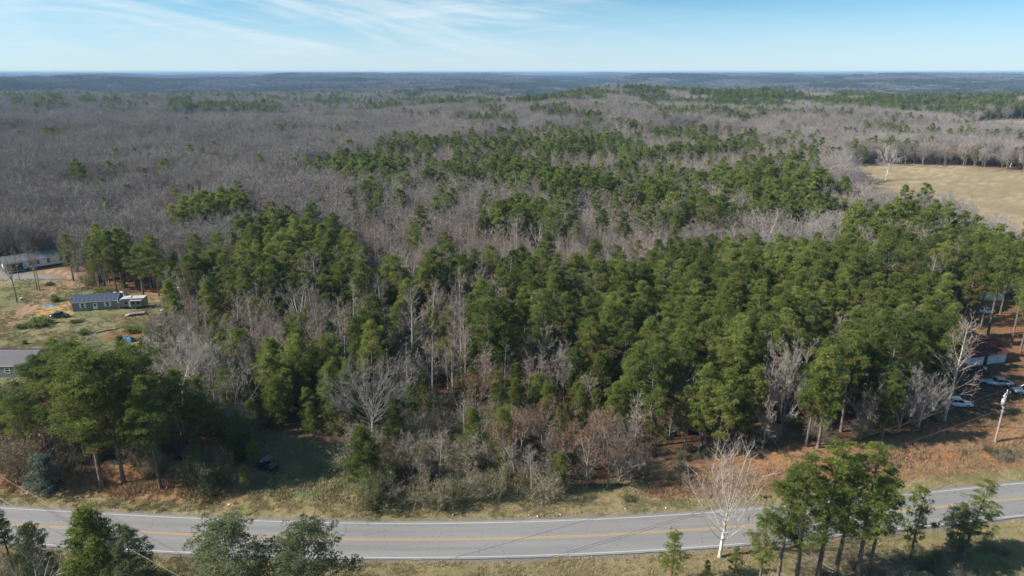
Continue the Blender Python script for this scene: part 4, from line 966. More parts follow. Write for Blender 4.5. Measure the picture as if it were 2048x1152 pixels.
scatter('pine_forest', [joined(q) for q in PN+PM+YP], np.column_stack([XA, YA, ZA-.1])[k], idx[k], ro[k], sz[k], label='green pines of the wood standing too far off to single out')
k = (CA == 2) | (CA == 3) | (CA == 5); far = DA > 210
idx = np.where(CA == 2, np.where(far, 11+pk % 3, pk % 6), np.where(far, 14+np.where(pk % 23 == 0, 3, pk % 3), 6+pk % 5))
sz = sa*np.where(CA == 2, 1.0, np.where(DA > 350, 1.0, .92))
scatter('leafless_forest', [joined(q) for q in SN+BN+SM+BM], np.column_stack([XA, YA, ZA-.1])[k], idx[k], ro[k], sz[k], tilt=.05, label='leafless trees of the wood standing too far off to single out')
# undergrowth in the wood
x3, y3, rg3 = jitter(3.1, 72, 300, -52, 45, 3)
z3 = terrain(x3, y3); c3 = classify(x3, y3, z3)[0]
k3 = (c3 > 0) & (rg3.random(len(x3)) < .8) & (road_dist(x3, y3) > 11)
x3, y3, z3, c3 = x3[k3], y3[k3], z3[k3], c3[k3]
xs = np.concatenate([x3, XA[CA == 4]]); ys = np.concatenate([y3, YA[CA == 4]]); zs = np.concatenate([z3, ZA[CA == 4]])
ss = np.concatenate([rg3.uniform(.35, .75, len(x3))*np.where(c3 == 1, .8, 1.45), rr2.uniform(.7, 1.1, (CA == 4).sum())])
scatter('undergrowth', [joined(q) for q in KN], np.column_stack([xs, ys, zs-.05]), rg3.integers(0, 6, len(xs)), rg3.uniform(0, 6.28, len(xs)), ss, label='brambles and low brush on the floor of the wood')

# distant woods: groves of simple trees beyond 1350 m
def blob_pine(r, H=15):
    a = Acc(); n = 90
    o = norm(r.normal(size=(n, 3))); C = o*np.array([3.1, 3.1, 4.0])*r.uniform(.5, 1, n)[:, None]+[0, 0, H*.68]
    blades(a, C, o+[0, 0, .4]+r.normal(0, .5, (n, 3)), 2.0, 1.3, r, np.clip(r.normal(.45, .25, n), 0, 1)); return a
def blob_bare(r, H=15):
    a = Acc(); n = 110
    o = norm(r.normal(size=(n, 3))); o[:, 2] = np.abs(o[:, 2]); base = np.array([0, 0, H*.4])
    C = base+o*np.array([3.8, 3.8, H*.42])*r.uniform(.3, .75, n)[:, None]
    blades(a, C, o+[0, 0, .5]+r.normal(0, .3, (n, 3)), 3.0, .34, r, 1.0)
    tubes(a, np.array([[[0, 0, 0], [0, 0, H*.6]]]), np.array([[.2, .1]]), 3, 0.); return a
def grove(seed, frac, L=64, s=6.3):
    r = np.random.default_rng(seed); acc = Acc(); base = [blob_pine(r) for _ in range(4)]; bb = [blob_bare(r) for _ in range(4)]
    for gx_ in np.arange(-L/2+s/2, L/2, s):
        for gy_ in np.arange(-L/2+s/2, L/2, s):
            if r.random() < .06: continue
            p = r.random() < frac
            src = (base if p else bb)[r.integers(0, 4)]
            M_ = Matrix.Translation((gx_+r.uniform(-2.6, 2.6), gy_+r.uniform(-2.6, 2.6), 0)) @ Matrix.Rotation(r.uniform(0, 6.28), 4, 'Z') @ Matrix.Scale(r.uniform(.75, 1.2), 4)
            t_ = src.transformed(M_); acc.extend(t_, 0 if p else 1)
    return acc.build('grove', [M_FARPINE, M_FARBARE])
GR = [grove(400, .0), grove(401, .06), grove(402, .03), grove(403, .45), grove(404, .9), grove(405, .97)]
def ring(d0, d1, s, seed, sc):
    X_, Y_, r = jitter(s, d0, d1, -52, 52, seed); Z_ = terrain(X_, Y_)
    px, py = project(X_, Y_, Z_+12)
    v = fbm(X_/260, Y_/420, 33, 4)+np.where(inpoly(px, py, Z_RIDGE), .22, 0)+np.where(Y_ > 4500, .04, 0)+np.where((px > 1000) & (Y_ > 2200), .03, -.02)
    t_ = r.random(len(X_))
    idx_ = np.where(v > .60, 4+(t_ < .5), np.where(v > .545, 3, (t_*3).astype(int)))
    k_ = ~inpoly(px, py, Z_FIELD2)
    return X_[k_], Y_[k_], Z_[k_], idx_[k_], sc*np.ones(k_.sum())
A1 = ring(2280, 5200, 58, 11, 1.0); A2 = ring(5200, 14000, 112, 12, 2.0); A3 = ring(14000, 31000, 240, 13, 4.2)
XX, YY, ZZ, II, SS = [np.concatenate([a, b, c_]) for a, b, c_ in zip(A1, A2, A3)]
rq = np.random.default_rng(9)
scatter('distant_woods', GR, np.column_stack([XX, YY, ZZ-1]), II, (rq.integers(0, 4, len(XX))*math.pi/2), np.column_stack([SS, SS, rq.uniform(.85, 1.1, len(XX))]), tilt=0, label='woods rolling away to the horizon')

# ---------------------------------------------------------------- haze
HAZE = 8.5e-5
def haze():
    r = 34000; z0, z1 = -50, 62
    V = [(-r, -300, z0), (r, -300, z0), (r, r, z0), (-r, r, z0), (-r, -300, z1), (r, -300, z1), (r, r, z1), (-r, r, z1)]
    F = [(0, 2, 1), (0, 3, 2), (4, 5, 6), (4, 6, 7), (0, 1, 5), (0, 5, 4), (1, 2, 6), (1, 6, 5), (2, 3, 7), (2, 7, 6), (3, 0, 4), (3, 4, 7)]
    a = Acc(); a.add(V, F)
    M = bpy.data.materials.new('haze_air'); M.use_nodes = True; t = NT(M.node_tree); t.n.clear()
    pv = t.add('ShaderNodeVolumePrincipled'); pv.inputs['Color'].default_value = (.46, .69, 1.0, 1); pv.inputs['Density'].default_value = HAZE
    pv.inputs['Anisotropy'].default_value = 0.0
    t.l.new(pv.outputs[0], t.add('ShaderNodeOutputMaterial').inputs[1])
    return tag(newobj('haze', a.build('haze', M)), kind='stuff')
haze()
# ---------------------------------------------------------------- buildings, vehicles and small things
def box(a, x0, x1, y0, y1, z0, z1, mi=0):
    V = [(x0, y0, z0), (x1, y0, z0), (x1, y1, z0), (x0, y1, z0), (x0, y0, z1), (x1, y0, z1), (x1, y1, z1), (x0, y1, z1)]
    a.add(V, [(0, 2, 1), (0, 3, 2), (4, 5, 6), (4, 6, 7), (0, 1, 5), (0, 5, 4), (1, 2, 6), (1, 6, 5), (2, 3, 7), (2, 7, 6), (3, 0, 4), (3, 4, 7)], 0, mi)
def prism(a, poly, y0, y1, mi=0, axis='y', in0=0.0, in1=0.0):
    """side outline (u, z) drawn out between y0 and y1"""
    n = len(poly); P = np.array(poly, float); c = P.mean(0)
    A_ = c+(P-c)*(1-in0); B_ = c+(P-c)*(1-in1)
    def v(p, t): return (p[0], t, p[1]) if axis == 'y' else (t, p[0], p[1])
    V = [v(p, y0) for p in A_]+[v(p, y1) for p in B_]+[v(c, y0), v(c, y1)]
    F = []
    for i in range(n):
        j = (i+1) % n; F += [(i, j, n+j), (i, n+j, n+i), (i, 2*n, j), (n+i, n+j, 2*n+1)]
    a.add(V, F, 0, mi)
def cyl(a, c, r, h, axis='z', k=14, r2=None, mi=0):
    r2 = r if r2 is None else r2; ang = np.arange(k)*2*np.pi/k
    u, v = np.cos(ang), np.sin(ang)
    def mk(rr_, t): 
        q = {'z': [u*rr_, v*rr_, np.full(k, t)], 'y': [u*rr_, np.full(k, t), v*rr_], 'x': [np.full(k, t), u*rr_, v*rr_]}[axis]
        return np.stack(q, 1)+np.array(c)
    V = np.concatenate([mk(r, 0), mk(r2, h), mk(0, 0)[:1], mk(0, h)[:1]])
    F = []
    for i in range(k):
        j = (i+1) % k; F += [(i, j, k+j), (i, k+j, k+i), (i, 2*k, j), (k+i, k+j, 2*k+1)]
    a.add(V, F, 0, mi)
def part(name, parent, m, fn, smooth=False, label=None):
    a = Acc(); fn(a); o = newobj(name, a.build(name, m, smooth), parent)
    bm_fix(o.data)
    if label: o['label'] = label
    return o
import bmesh
def bm_fix(me):
    b = bmesh.new(); b.from_mesh(me); bmesh.ops.recalc_face_normals(b, faces=b.faces); b.to_mesh(me); b.free()

M_SIDING = mat('taupe_siding', color=(.235, .215, .195), rough=.7, var=.12, scale=2, bump=.1)
M_WHITE_P = mat('white_trim', color=(.74, .74, .73), rough=.5, var=.06, scale=4)
M_WSIDE = mat('white_siding', color=(.62, .63, .66), rough=.6, var=.12, scale=1.2)
M_ROOFB = mat('blue_grey_metal_roof', color=(.085, .10, .135), rough=.4, metallic=.2, var=.12, scale=1)
M_ROOFG = mat('grey_shingle_roof', color=(.16, .165, .185), rough=.8, var=.2, scale=2)
M_ROOFBR = mat('taupe_metal_roof', color=(.20, .175, .175), rough=.45, metallic=.2, var=.08, scale=1)
M_GREENW = mat('grey_green_metal_wall', color=(.18, .205, .185), rough=.5, var=.08, scale=1)
M_RUST = mat('rusty_red_roof', color=(.085, .028, .024), rough=.8, var=.55, scale=.9, bump=.3)
M_BARN = mat('weathered_white_panels', color=(.52, .54, .57), rough=.7, var=.25, scale=1.0, bump=.2)
M_GLASS = mat('dark_window_glass', color=(.02, .025, .03), rough=.08, spec=.6)
M_DARK = mat('dark_skirting', color=(.03, .028, .027), rough=.9)
M_TYRE = mat('black_rubber', color=(.018, .018, .018), rough=.85)
M_RIM = mat('steel_rim', color=(.42, .43, .45), rough=.35, metallic=.6)
M_CARW = mat('white_car_paint', color=(.72, .73, .75), rough=.25, spec=.5)
M_CARS = mat('silver_car_paint', color=(.34, .37, .42), rough=.28, metallic=.3, spec=.5)
M_CARD = mat('dark_blue_car_paint', color=(.025, .032, .045), rough=.2, spec=.6)
M_CARAV = mat('beige_caravan_wall', color=(.25, .225, .195), rough=.4, var=.05)
M_CARROOF = mat('weathered_caravan_roof', color=(.46, .45, .43), rough=.7, var=.15, scale=1.5)
M_LIGHTS = mat('clear_lamp_glass', color=(.6, .6, .58), rough=.1, spec=.7)
M_RED = mat('red_lamp_glass', color=(.3, .02, .02), rough=.2)
M_WOOD = mat('grey_pole_wood', color=(.30, .255, .215), rough=.9, var=.25, scale=2, bump=.3)
M_LOG = mat('cut_log', color=(.30, .25, .20), rough=.9, var=.3, scale=4)
M_STEEL = mat('galvanised_steel', color=(.5, .52, .53), rough=.45, metallic=.4)
M_RUSTF = mat('rusty_frame', color=(.16, .055, .03), rough=.8, var=.4, scale=6)
M_DECK = mat('trailer_boards', color=(.30, .26, .22), rough=.9, var=.3, scale=5)
M_TARP = mat('blue_tarp', color=(.05, .16, .30), rough=.5, var=.25, scale=3, bump=.4)
M_WIRE = mat('power_wire', color=(.10, .10, .105), rough=.5)
M_BROWN = mat('brown_clutter', color=(.22, .09, .05), rough=.8, var=.4, scale=3)

def frame_at(name, A, B, label, cat, group=None):
    """an Empty at A whose x axis runs to B"""
    rz = math.atan2(B[1]-A[1], B[0]-A[0])
    return thing(name, (A[0], A[1], min(A[2], B[2])-.05), rz, label, cat, group), math.hypot(B[0]-A[0], B[1]-A[1])
def gable_house(name, A, B, depth, h, ridge, wm, rm, label, cat, wins=(), doors=(), pw=.9, over=.25, skirt=0.0, trim=True, shutters=True, overx=.2):
    e, L = frame_at(name, A, B, label, cat)
    part('wall', e, wm, lambda a: prism(a, [(0, skirt), (depth, skirt), (depth, h), (depth/2, h+ridge), (0, h)], 0, L, axis='x'))
    if skirt: part('skirting', e, M_DARK, lambda a: box(a, .15, L-.15, .12, depth-.12, -.2, skirt-.002))
    # roof: overlapping standing-seam panels on both slopes
    n = max(1, int(round((L+2*overx)/pw))); pwid = (L+2*overx)/n
    hyp = math.hypot(depth/2, ridge); ny, nz = -ridge/hyp, (depth/2)/hyp
    sl = ridge/(depth/2)
    def panel(side):
        a = Acc(); t = .05
        y0, z0 = -over, h-over*sl; y1, z1 = depth/2, h+ridge
        q = [(y0, z0+.02), (y1, z1+.02), (y1, z1+.02+t), (y0, z0+.02+t)]
        if side: q = [(depth-p[0], p[1]) for p in q]
        prism(a, q, .02, pwid-.02, axis='x')
        r_ = [(p[0], p[1]+(t if i > 1 else 0)+(.05 if i > 1 else 0)) for i, p in enumerate(q)]
        prism(a, [(q[3][0], q[3][1]), (q[2][0], q[2][1]), (q[2][0], q[2][1]+.03), (q[3][0], q[3][1]+.03)], 0, .05, axis='x')
        return a.build('roof_panel', rm)
    for side in (0, 1):
        me = panel(side); bm_fix(me)
        for i in range(n):
            o = newobj('roof_panel', me, e); o.location = (-overx+i*pwid, 0, 0)
    part('ridge_cap', e, rm, lambda a: prism(a, [(depth/2-.2, h+ridge-.2*sl+.1), (depth/2, h+ridge+.14), (depth/2+.2, h+ridge-.2*sl+.1), (depth/2, h+ridge+.09)], -overx, L+overx, axis='x'))
    if trim:
        for x_ in (0, L): part('corner_trim', e, M_WHITE_P, lambda a: box(a, x_-.06, x_+.06, -.03, .1, skirt, h-.05))
        part('fascia', e, M_WHITE_P, lambda a: box(a, -overx, L+overx, -over-.03, -over, h-over*sl-.10, h-over*sl+.04))
    for (u, z, w_, hh) in wins:
        x_ = u*L
        f = part('window', e, M_WHITE_P, lambda a: [box(a, x_-w_/2-.1, x_+w_/2+.1, -.06, .02, z-.1, z), box(a, x_-w_/2-.1, x_+w_/2+.1, -.06, .02, z+hh, z+hh+.1), box(a, x_-w_/2-.1, x_-w_/2, -.06, .02, z, z+hh), box(a, x_+w_/2, x_+w_/2+.1, -.06, .02, z, z+hh), box(a, x_-w_/2, x_+w_/2, -.055, .01, z+hh/2-.04, z+hh/2+.04)])
        for zz in (z, z+hh/2+.04): part('pane', f, M_GLASS, lambda a: box(a, x_-w_/2, x_+w_/2, -.03, .0, zz, zz+hh/2-.04))
        if shutters:
            for s_ in (-1, 1): part('shutter', e, M_WHITE_P, lambda a: [box(a, x_+s_*(w_/2+.28)-.16, x_+s_*(w_/2+.28)+.16, -.05, -.003, z-.08, z+hh+.08)]+[box(a, x_+s_*(w_/2+.28)-.12, x_+s_*(w_/2+.28)+.12, -.065, -.05, z+k*hh/6, z+k*hh/6+.08) for k in range(6)])
    for (u, w_, hh, m_) in doors:
        x_ = u*L
        d_ = part('door', e, m_, lambda a: [box(a, x_-w_/2, x_+w_/2, -.07, .0, skirt+.02, skirt+hh), box(a, x_-w_/2-.08, x_-w_/2, -.09, 0, skirt, skirt+hh+.08), box(a, x_+w_/2, x_+w_/2+.08, -.09, 0, skirt, skirt+hh+.08)])
        part('pane', d_, M_GLASS, lambda a: box(a, x_-w_*.26, x_+w_*.26, -.085, -.07, skirt+hh*.55, skirt+hh*.9))
        part('step', e, M_DECK, lambda a: box(a, x_-.6, x_+.6, -.9, -.1, -.1, skirt+.02 if skirt else .15))
    return e, L
# grey cottage
cot, cl_ = gable_house('cottage', G(146, 623.5), G(238, 617), 4.6, 2.55, 1.1, M_SIDING, M_ROOFB, 'small taupe cottage with blue metal roof and white shuttered windows', 'house',
    wins=[(.23, .95, .62, 1.1), (.77, .95, .62, 1.1)], doors=[(.50, .85, 2.0, M_WHITE_P)], pw=1.0)
# white mobile home
mob, ml_ = gable_house('mobile_home', G(10, 547), G(133, 529), 7.0, 3.3, 1.2, M_WSIDE, M_ROOFG, 'long white mobile home with grey roof and dark porch at the wood edge', 'house',
    wins=[(.42, 1.55, .75, 1.2), (.485, 1.55, .75, 1.2), (.55, 1.55, .75, 1.2), (.72, 1.55, .85, 1.3), (.93, 1.55, .85, 1.2)], pw=2.4, skirt=.75, shutters=False, overx=.4)
part('porch', mob, M_DARK, lambda a: [box(a, ml_*.05, ml_*.30, -.03, .02, .8, 2.8)])  # flat dark panel on the wall: shade of the porch recess as colour
part('porch_deck', mob, M_DECK, lambda a: [box(a, ml_*.03, ml_*.31, -1.5, -.04, .5, .75)]+[box(a, ml_*.03+k*.9, ml_*.03+k*.9+.09, -1.5, -1.4, .75, 1.6) for k in range(6)]+[box(a, ml_*.03, ml_*.31, -1.5, -1.42, 1.6, 1.68)])
part('porch_clutter', mob, M_BROWN, lambda a: [box(a, ml_*.09, ml_*.13, -.9, -.3, .76, 1.9), box(a, ml_*.15, ml_*.19, -.8, -.2, .76, 1.4), cyl(a, (ml_*.24, -.6, .76), .3, .9)])
for u in (.04, .36, .62): part('roof_vent', mob, M_WHITE_P, lambda a: cyl(a, (ml_*u, 2.9, 4.0), .12, .75, k=8))
# metal building bottom-left
Bc = G(59, 755); gable_house('metal_building', (Bc[0]-13.5, Bc[1], Bc[2]), Bc, 8.5, 2.6, 1.45, M_GREENW, M_ROOFBR, 'grey-green metal building with taupe ribbed roof beside the large pines', 'shed',
    wins=[(.70, 1.1, .9, .9)], pw=.45, shutters=False, overx=.15, over=.15)
# barn on the right
bA, bB = G(1932, 734), G(2010, 724)
barn, bl_ = gable_house('barn', bA, bB, 7.2, 2.3, 1.5, M_BARN, M_RUST, 'old white-sided barn with rusty dark red roof behind the parked cars', 'barn', pw=.8, trim=False, overx=.5, over=.4)
me_ = None
for i in range(int(bl_/.85)):
    if me_ is None:
        a = Acc(); box(a, .02, .83, -.05, -.004, .05, 2.12); box(a, .0, .06, -.08, -.05, .05, 2.12); me_ = a.build('wall_panel', M_BARN); bm_fix(me_)
    o = newobj('wall_panel', me_, barn); o.location = (.05+i*.85, (-.0 if i % 3 else -.03), .0); o.rotation_euler = (0, rad([0, .8, -.6][i % 3]), 0)
part('door', barn, M_DARK, lambda a: box(a, bl_*.42, bl_*.50, -.11, -.09, .05, 1.95))
# lean-to left of the barn: a pale car-port roof
cpA = G(1885, 740); e, _ = frame_at('carport', cpA, G(1915, 737), 'low carport with pale bluish sheet roof left of the barn', 'carport')
part('roof', e, M_WSIDE, lambda a: prism(a, [(0, 2.0), (3.6, 2.5), (3.6, 2.56), (0, 2.06)], 0, 3.6, axis='x'))
for xx in (.1, 3.4):
    for yy in (.2, 3.3): part('post', e, M_WOOD, lambda a: box(a, xx, xx+.1, yy, yy+.1, -.1, 2.0+yy*.13))
# pale sheds seen through the pines
for (px, py, L_, dp, lab) in [(1958, 600, 6, 4, 'pale grey shed half hidden behind the barn yard pines'), (1993, 585, 8, 5, 'white-walled house showing through the pine crowns beyond the barn')]:
    b = G(px, py); gable_house('shed' if L_ < 7 else 'house', b, (b[0]+L_, b[1]-.6, b[2]), dp, 2.4, .9, M_WSIDE, M_ROOFG, lab, 'shed' if L_ < 7 else 'house', wins=[(.3, .9, .7, .9), (.7, .9, .7, .9)], pw=1.5, shutters=False)

def car(name, px, py, rz, paint, label, group=None, L=4.7, W_=1.78, Hh=1.42, z=None, hood_up=False):
    b = G(px, py); e = thing(name, (b[0], b[1], b[2]), rz, label, 'car', group); hl = L/2; w2 = W_/2
    st = [(-hl, .72, .42, .62), (-hl+.12, .86, .28, .84), (-hl+.9, .97, .24, .93), (-hl+1.6, 1.0, .22, .95), (0, 1.0, .22, .93), (hl-1.5, 1.0, .22, .90), (hl-.8, .97, .24, .82), (hl-.15, .86, .28, .68), (hl, .70, .40, .58)]
    a = Acc(); V = []
    for (x_, ww, zl, zt) in st:
        q = w2*ww; V.append([(x_, -q*.9, zl), (x_, -q, zl+.15), (x_, -q, zt-.16), (x_, -q*.9, zt-.02), (x_, -q*.5, zt+.03), (x_, q*.5, zt+.03), (x_, q*.9, zt-.02), (x_, q, zt-.16), (x_, q, zl+.15), (x_, q*.9, zl)])
    V = np.array(V); n, k = V.shape[:2]; F = []
    for i in range(n-1):
        for j in range(k):
            j2 = (j+1) % k; F += [(i*k+j, i*k+j2, (i+1)*k+j2), (i*k+j, (i+1)*k+j2, (i+1)*k+j)]
    for j in range(1, k-1): F += [(0, j+1, j), ((n-1)*k, (n-1)*k+j, (n-1)*k+j+1)]
    a.add(V.reshape(-1, 3), F); me = a.build('body', paint, True); bm_fix(me); newobj('body', me, e)
    cb_ = [(-hl+.75, .90), (-hl+1.35, Hh-.04), (-hl+2.3, Hh), (.35, Hh-.03), (hl-1.35, .86)]
    part('windows', e, M_GLASS, lambda a: prism(a, [(p[0], p[1]) for p in cb_], -w2*.86, w2*.86, in0=.0, in1=.0))
    part('roof', e, paint, lambda a: prism(a, [(-hl+1.25, Hh-.03), (-hl+1.4, Hh+.03), (-hl+2.3, Hh+.055), (.4, Hh+.02), (.5, Hh-.06)], -w2*.80, w2*.80))
    for s_ in (-1, 1):
        for (x0, x1, t0, t1) in ((-hl+.72, -hl+1.3, .90, Hh), (.42, hl-1.35, Hh, .86), (-.35, -.35, .9, Hh)):
            part('pillar', e, paint, lambda a: tubes(a, np.array([[(x0, s_*w2*.875, t0), (x1, s_*w2*.855, t1)]]), np.array([[.05, .05]]), 4))
        for x_ in (-hl+.95, hl-.95):
            wh = newobj('wheel', None, e); wh.location = (x_, s_*(w2-.10), .31)
            part('tyre', wh, M_TYRE, lambda a: cyl(a, (0, -.1, 0), .32, .2, 'y', 18), True)
            part('rim', wh, M_RIM, lambda a: cyl(a, (0, -.115, 0), .19, .23, 'y', 12))
        part('headlight', e, M_LIGHTS, lambda a: box(a, hl-.14, hl-.02, s_*w2*.62-.16, s_*w2*.62+.16, .52, .64))
        part('tail_light', e, M_RED, lambda a: box(a, -hl+.02, -hl+.14, s_*w2*.62-.16, s_*w2*.62+.16, .60, .74))
        part('mirror', e, paint, lambda a: box(a, hl-1.75, hl-1.6, s_*w2*1.0-.1+s_*.05, s_*w2*1.0+.1+s_*.05, .88, 1.0))
    for x_ in (-hl+.03, hl-.09): part('bumper', e, M_DARK, lambda a: box(a, x_-.02, x_+.08, -w2*.7, w2*.7, .30, .42))
    if hood_up: part('hood', e, paint, lambda a: prism(a, [(hl-.2, .75), (hl+.95, .62), (hl+.97, .67), (hl-.2, .80)], -w2*.75, w2*.75))
    return e
g5 = 'cars parked in the barn yard'
car('parked_car', 1914, 811, rad(-10), M_CARW, 'white sedan parked beside the tall pale leafless tree', g5)
car('parked_car', 1996, 770, rad(170), M_CARS, 'silver sedan with its hood panel hanging off in front of the barn', g5, hood_up=True)
car('parked_car', 2054, 787, rad(165), M_CARW, 'white car cut off by the frame edge behind the utility pole', g5)
car('parked_car', 1893, 738, rad(10), M_CARS, 'pale blue-grey car under the carport left of the barn', g5, L=4.4)
car('parked_car', 119, 635, rad(8), M_CARD, 'dark blue car at the sandy patch left of the cottage', None, L=4.2, Hh=1.35)
car('parked_car', 1972, 626, rad(20), M_CARW, 'white car under the pines beyond the barn', g5, L=4.4)
car('parked_car', 340, 622, rad(25), M_CARS, 'bluish car among grey scrub right of the caravan', None, L=4.3)

# caravan
A_, B_ = G(237, 619), G(291, 616.5)
e, L_ = frame_at('caravan', A_, B_, 'beige travel trailer with white roof parked against the cottage', 'caravan')
prof = [(.55, .45), (L_, .45), (L_, 2.75), (1.3, 2.75), (.75, 2.55), (.15, 1.7), (.1, 1.2), (.3, .6)]
part('body', e, M_CARAV, lambda a: prism(a, prof, 0, 2.4))
part('roof', e, M_CARROOF, lambda a: prism(a, [(.7, 2.56), (1.3, 2.77), (L_+.02, 2.77), (L_+.02, 2.86), (1.25, 2.86), (.6, 2.6)], -.05, 2.45))
part('front_cap', e, M_WHITE_P, lambda a: prism(a, [(.75, 2.56), (.13, 1.7), (.05, 1.7), (.66, 2.6)], .05, 2.35))
part('stripe', e, M_DARK, lambda a: box(a, .5, L_-.02, -.012, -.002, .47, .8))
so = part('slide_out', e, M_CARAV, lambda a: box(a, L_*.5, L_*.92, -.55, 0, .75, 2.35))
part('slide_roof', so, M_CARROOF, lambda a: box(a, L_*.49, L_*.93, -.6, -.05, 2.36, 2.42))
for u in (.6, .8): part('pane', so, M_GLASS, lambda a: box(a, L_*u-.4, L_*u+.4, -.575, -.552, 1.35, 2.0))
part('window', e, M_GLASS, lambda a: box(a, L_*.27, L_*.37, -.02, -.003, 1.4, 1.95)); part('door', e, M_WHITE_P, lambda a: box(a, L_*.41, L_*.47, -.03, -.003, .6, 2.3))
part('roof_unit', e, M_WHITE_P, lambda a: prism(a, [(L_*.35, 2.87), (L_*.36, 3.12), (L_*.48, 3.15), (L_*.5, 2.87)], .8, 1.6))
for u in (.52, .64):
    wh = newobj('wheel', None, e); wh.location = (L_*u, .2, .33)
    part('tyre', wh, M_TYRE, lambda a: cyl(a, (0, -.12, 0), .34, .24, 'y', 16)); part('rim', wh, M_RIM, lambda a: cyl(a, (0, -.14, 0), .19, .26, 'y', 10))
part('hitch', e, M_DARK, lambda a: [tubes(a, np.array([[(.5, .6, .45), (-.7, 1.2, .45)], [(.5, 1.8, .45), (-.7, 1.2, .45)]]), np.full((2, 2), .05), 4), cyl(a, (-.5, 1.2, 0), .05, .6)])
# flat trailer
A_, B_ = G(252, 634), G(290, 630)
e, L_ = frame_at('utility_trailer', A_, B_, 'low flatbed trailer with rusty rails and plank deck on the grass', 'trailer')
for k in range(8): part('plank', e, M_DECK, lambda a: box(a, .9, L_-.05, .05+k*.24, .05+k*.24+.22, .55, .60+.01*(k % 2)))
part('frame', e, M_RUSTF, lambda a: [box(a, .8, L_, 0, .06, .42, .56), box(a, .8, L_, 1.94, 2.0, .42, .56), box(a, .8, .88, 0, 2, .42, .56), box(a, L_-.08, L_, .0, 2, .42, .56)])
part('ramp', e, M_DECK, lambda a: prism(a, [(-.5, .02), (.85, .48), (.85, .54), (-.5, .08)], .1, 1.9))
for s_ in (0.03, 1.97):
    part('rail', e, M_RUSTF, lambda a: tubes(a, np.array([[(.9, s_, 1.15), (L_, s_, 1.15)], [(.9, s_, .85), (L_, s_, .85)]]+[[(.9+q*(L_-.95)/5, s_, .5), (.9+q*(L_-.95)/5, s_, 1.15)] for q in range(6)]), np.full((8, 2), .03), 4))
for u in (.45, .62):
    for s_ in (-.05, 1.85):
        wh = newobj('wheel', None, e); wh.location = (L_*u, s_+.05, .33)
        part('tyre', wh, M_TYRE, lambda a: cyl(a, (0, -.12, 0), .33, .22, 'y', 16)); part('rim', wh, M_RIM, lambda a: cyl(a, (0, -.14, 0), .18, .26, 'y', 10))
# utility buggy in the shaded clearing
b = G(536, 938); e = thing('utility_buggy', b, rad(-28), 'dark open utility buggy with roof panel parked in the shaded clearing', 'buggy')
part('body', e, M_CARD, lambda a: [prism(a, [(-1.5, .45), (1.45, .45), (1.5, .85), (.9, 1.0), (.45, 1.0), (.4, .62), (-.5, .62), (-.55, 1.0), (-1.5, 1.0)], -.7, .7)])
part('roof', e, M_ROOFB, lambda a: box(a, -.55, .75, -.68, .68, 1.85, 1.91))
part('cargo_bed', e, M_DARK, lambda a: [box(a, -1.55, -.6, -.75, -.68, .9, 1.2), box(a, -1.55, -.6, .68, .75, .9, 1.2), box(a, -1.6, -1.53, -.75, .75, .9, 1.2)])
part('roll_cage', e, M_DARK, lambda a: tubes(a, np.array([[(x_, y_, .9), (x_*.9, y_*.95, 1.85)] for x_ in (-.55, .75) for y_ in (-.66, .66)]), np.full((4, 2), .035), 5))
part('seat', e, M_DARK, lambda a: [box(a, -.45, .1, -.6, .6, .62, .9), box(a, -.5, -.38, -.6, .6, .9, 1.35)])
part('cooler', e, M_WHITE_P, lambda a: box(a, -1.2, -.8, -.35, .05, 1.0, 1.28))
for x_ in (-1.05, 1.05):
    for s_ in (-1, 1):
        wh = newobj('wheel', None, e); wh.location = (x_, s_*.72, .34)
        part('tyre', wh, M_TYRE, lambda a: cyl(a, (0, -.14, 0), .34, .28, 'y', 16)); part('rim', wh, M_RIM, lambda a: cyl(a, (0, -.15, 0), .17, .30, 'y', 10))

# utility poles and wires
def pole(base, H, rz, label, extras):
    e = thing('utility_pole', (base[0], base[1], base[2]-.2), rz, label, 'utility pole', 'utility poles of the road line')
    part('pole', e, M_WOOD, lambda a: tubes(a, np.array([[(0, 0, 0), (0, 0, H*.5), (0, 0, H+.2)]]), np.array([[.17, .145, .115]]), 12), True)
    part('crossarm', e, M_WOOD, lambda a: box(a, -.75, .75, -.16, -.06, H-.35, H-.23))
    for x_ in (-.65, 0, .65): part('insulator', e, M_WHITE_P, lambda a: [cyl(a, (x_, -.11 if x_ else 0, H-.23 if x_ else H+.2), .06, .13, k=8), cyl(a, (x_, -.11 if x_ else 0, H-.1 if x_ else H+.33), .09, .07, k=8)])
    if extras:
        tf = part('transformer', e, M_STEEL, lambda a: [cyl(a, (-.48, 0, H-2.1), .27, .95, k=16), cyl(a, (-.48, 0, H-1.15), .29, .06, k=16), box(a, -.25, -.1, -.05, .05, H-1.7, H-1.5)], True)
        part('bushing', tf, M_WHITE_P, lambda a: [cyl(a, (-.56, 0, H-1.09), .04, .25, k=6), cyl(a, (-.38, 0, H-1.09), .04, .25, k=6)])
        part('street_light', e, M_STEEL, lambda a: [tubes(a, np.array([[(0, 0, H-.5), (-.7, -.2, H-.2), (-1.1, -.3, H-.15)]]), np.array([[.04, .035, .035]]), 6), cyl(a, (-1.2, -.32, H-.32), .2, .22, r2=.1, k=12)])
    for z_ in (H-2.6, H-3.3): part('bracket', e, M_STEEL, lambda a: box(a, -.2, .25, -.2, .2, z_, z_+.08))
    return e
p1b = G(1990.5, 883); H1 = height_for(782, p1b)
x2_, y2_ = ray_to(500, 1235, 9.5); x3_, y3_ = ray_to(-330, 760, 9.5)
p2b_ = (x2_, y2_, float(terrain(x2_, y2_))); p3b = (x3_, y3_, float(terrain(x3_, y3_))); p0b = (p1b[0]+46, p1b[1]+12, float(terrain(p1b[0]+46, p1b[1]+12)))
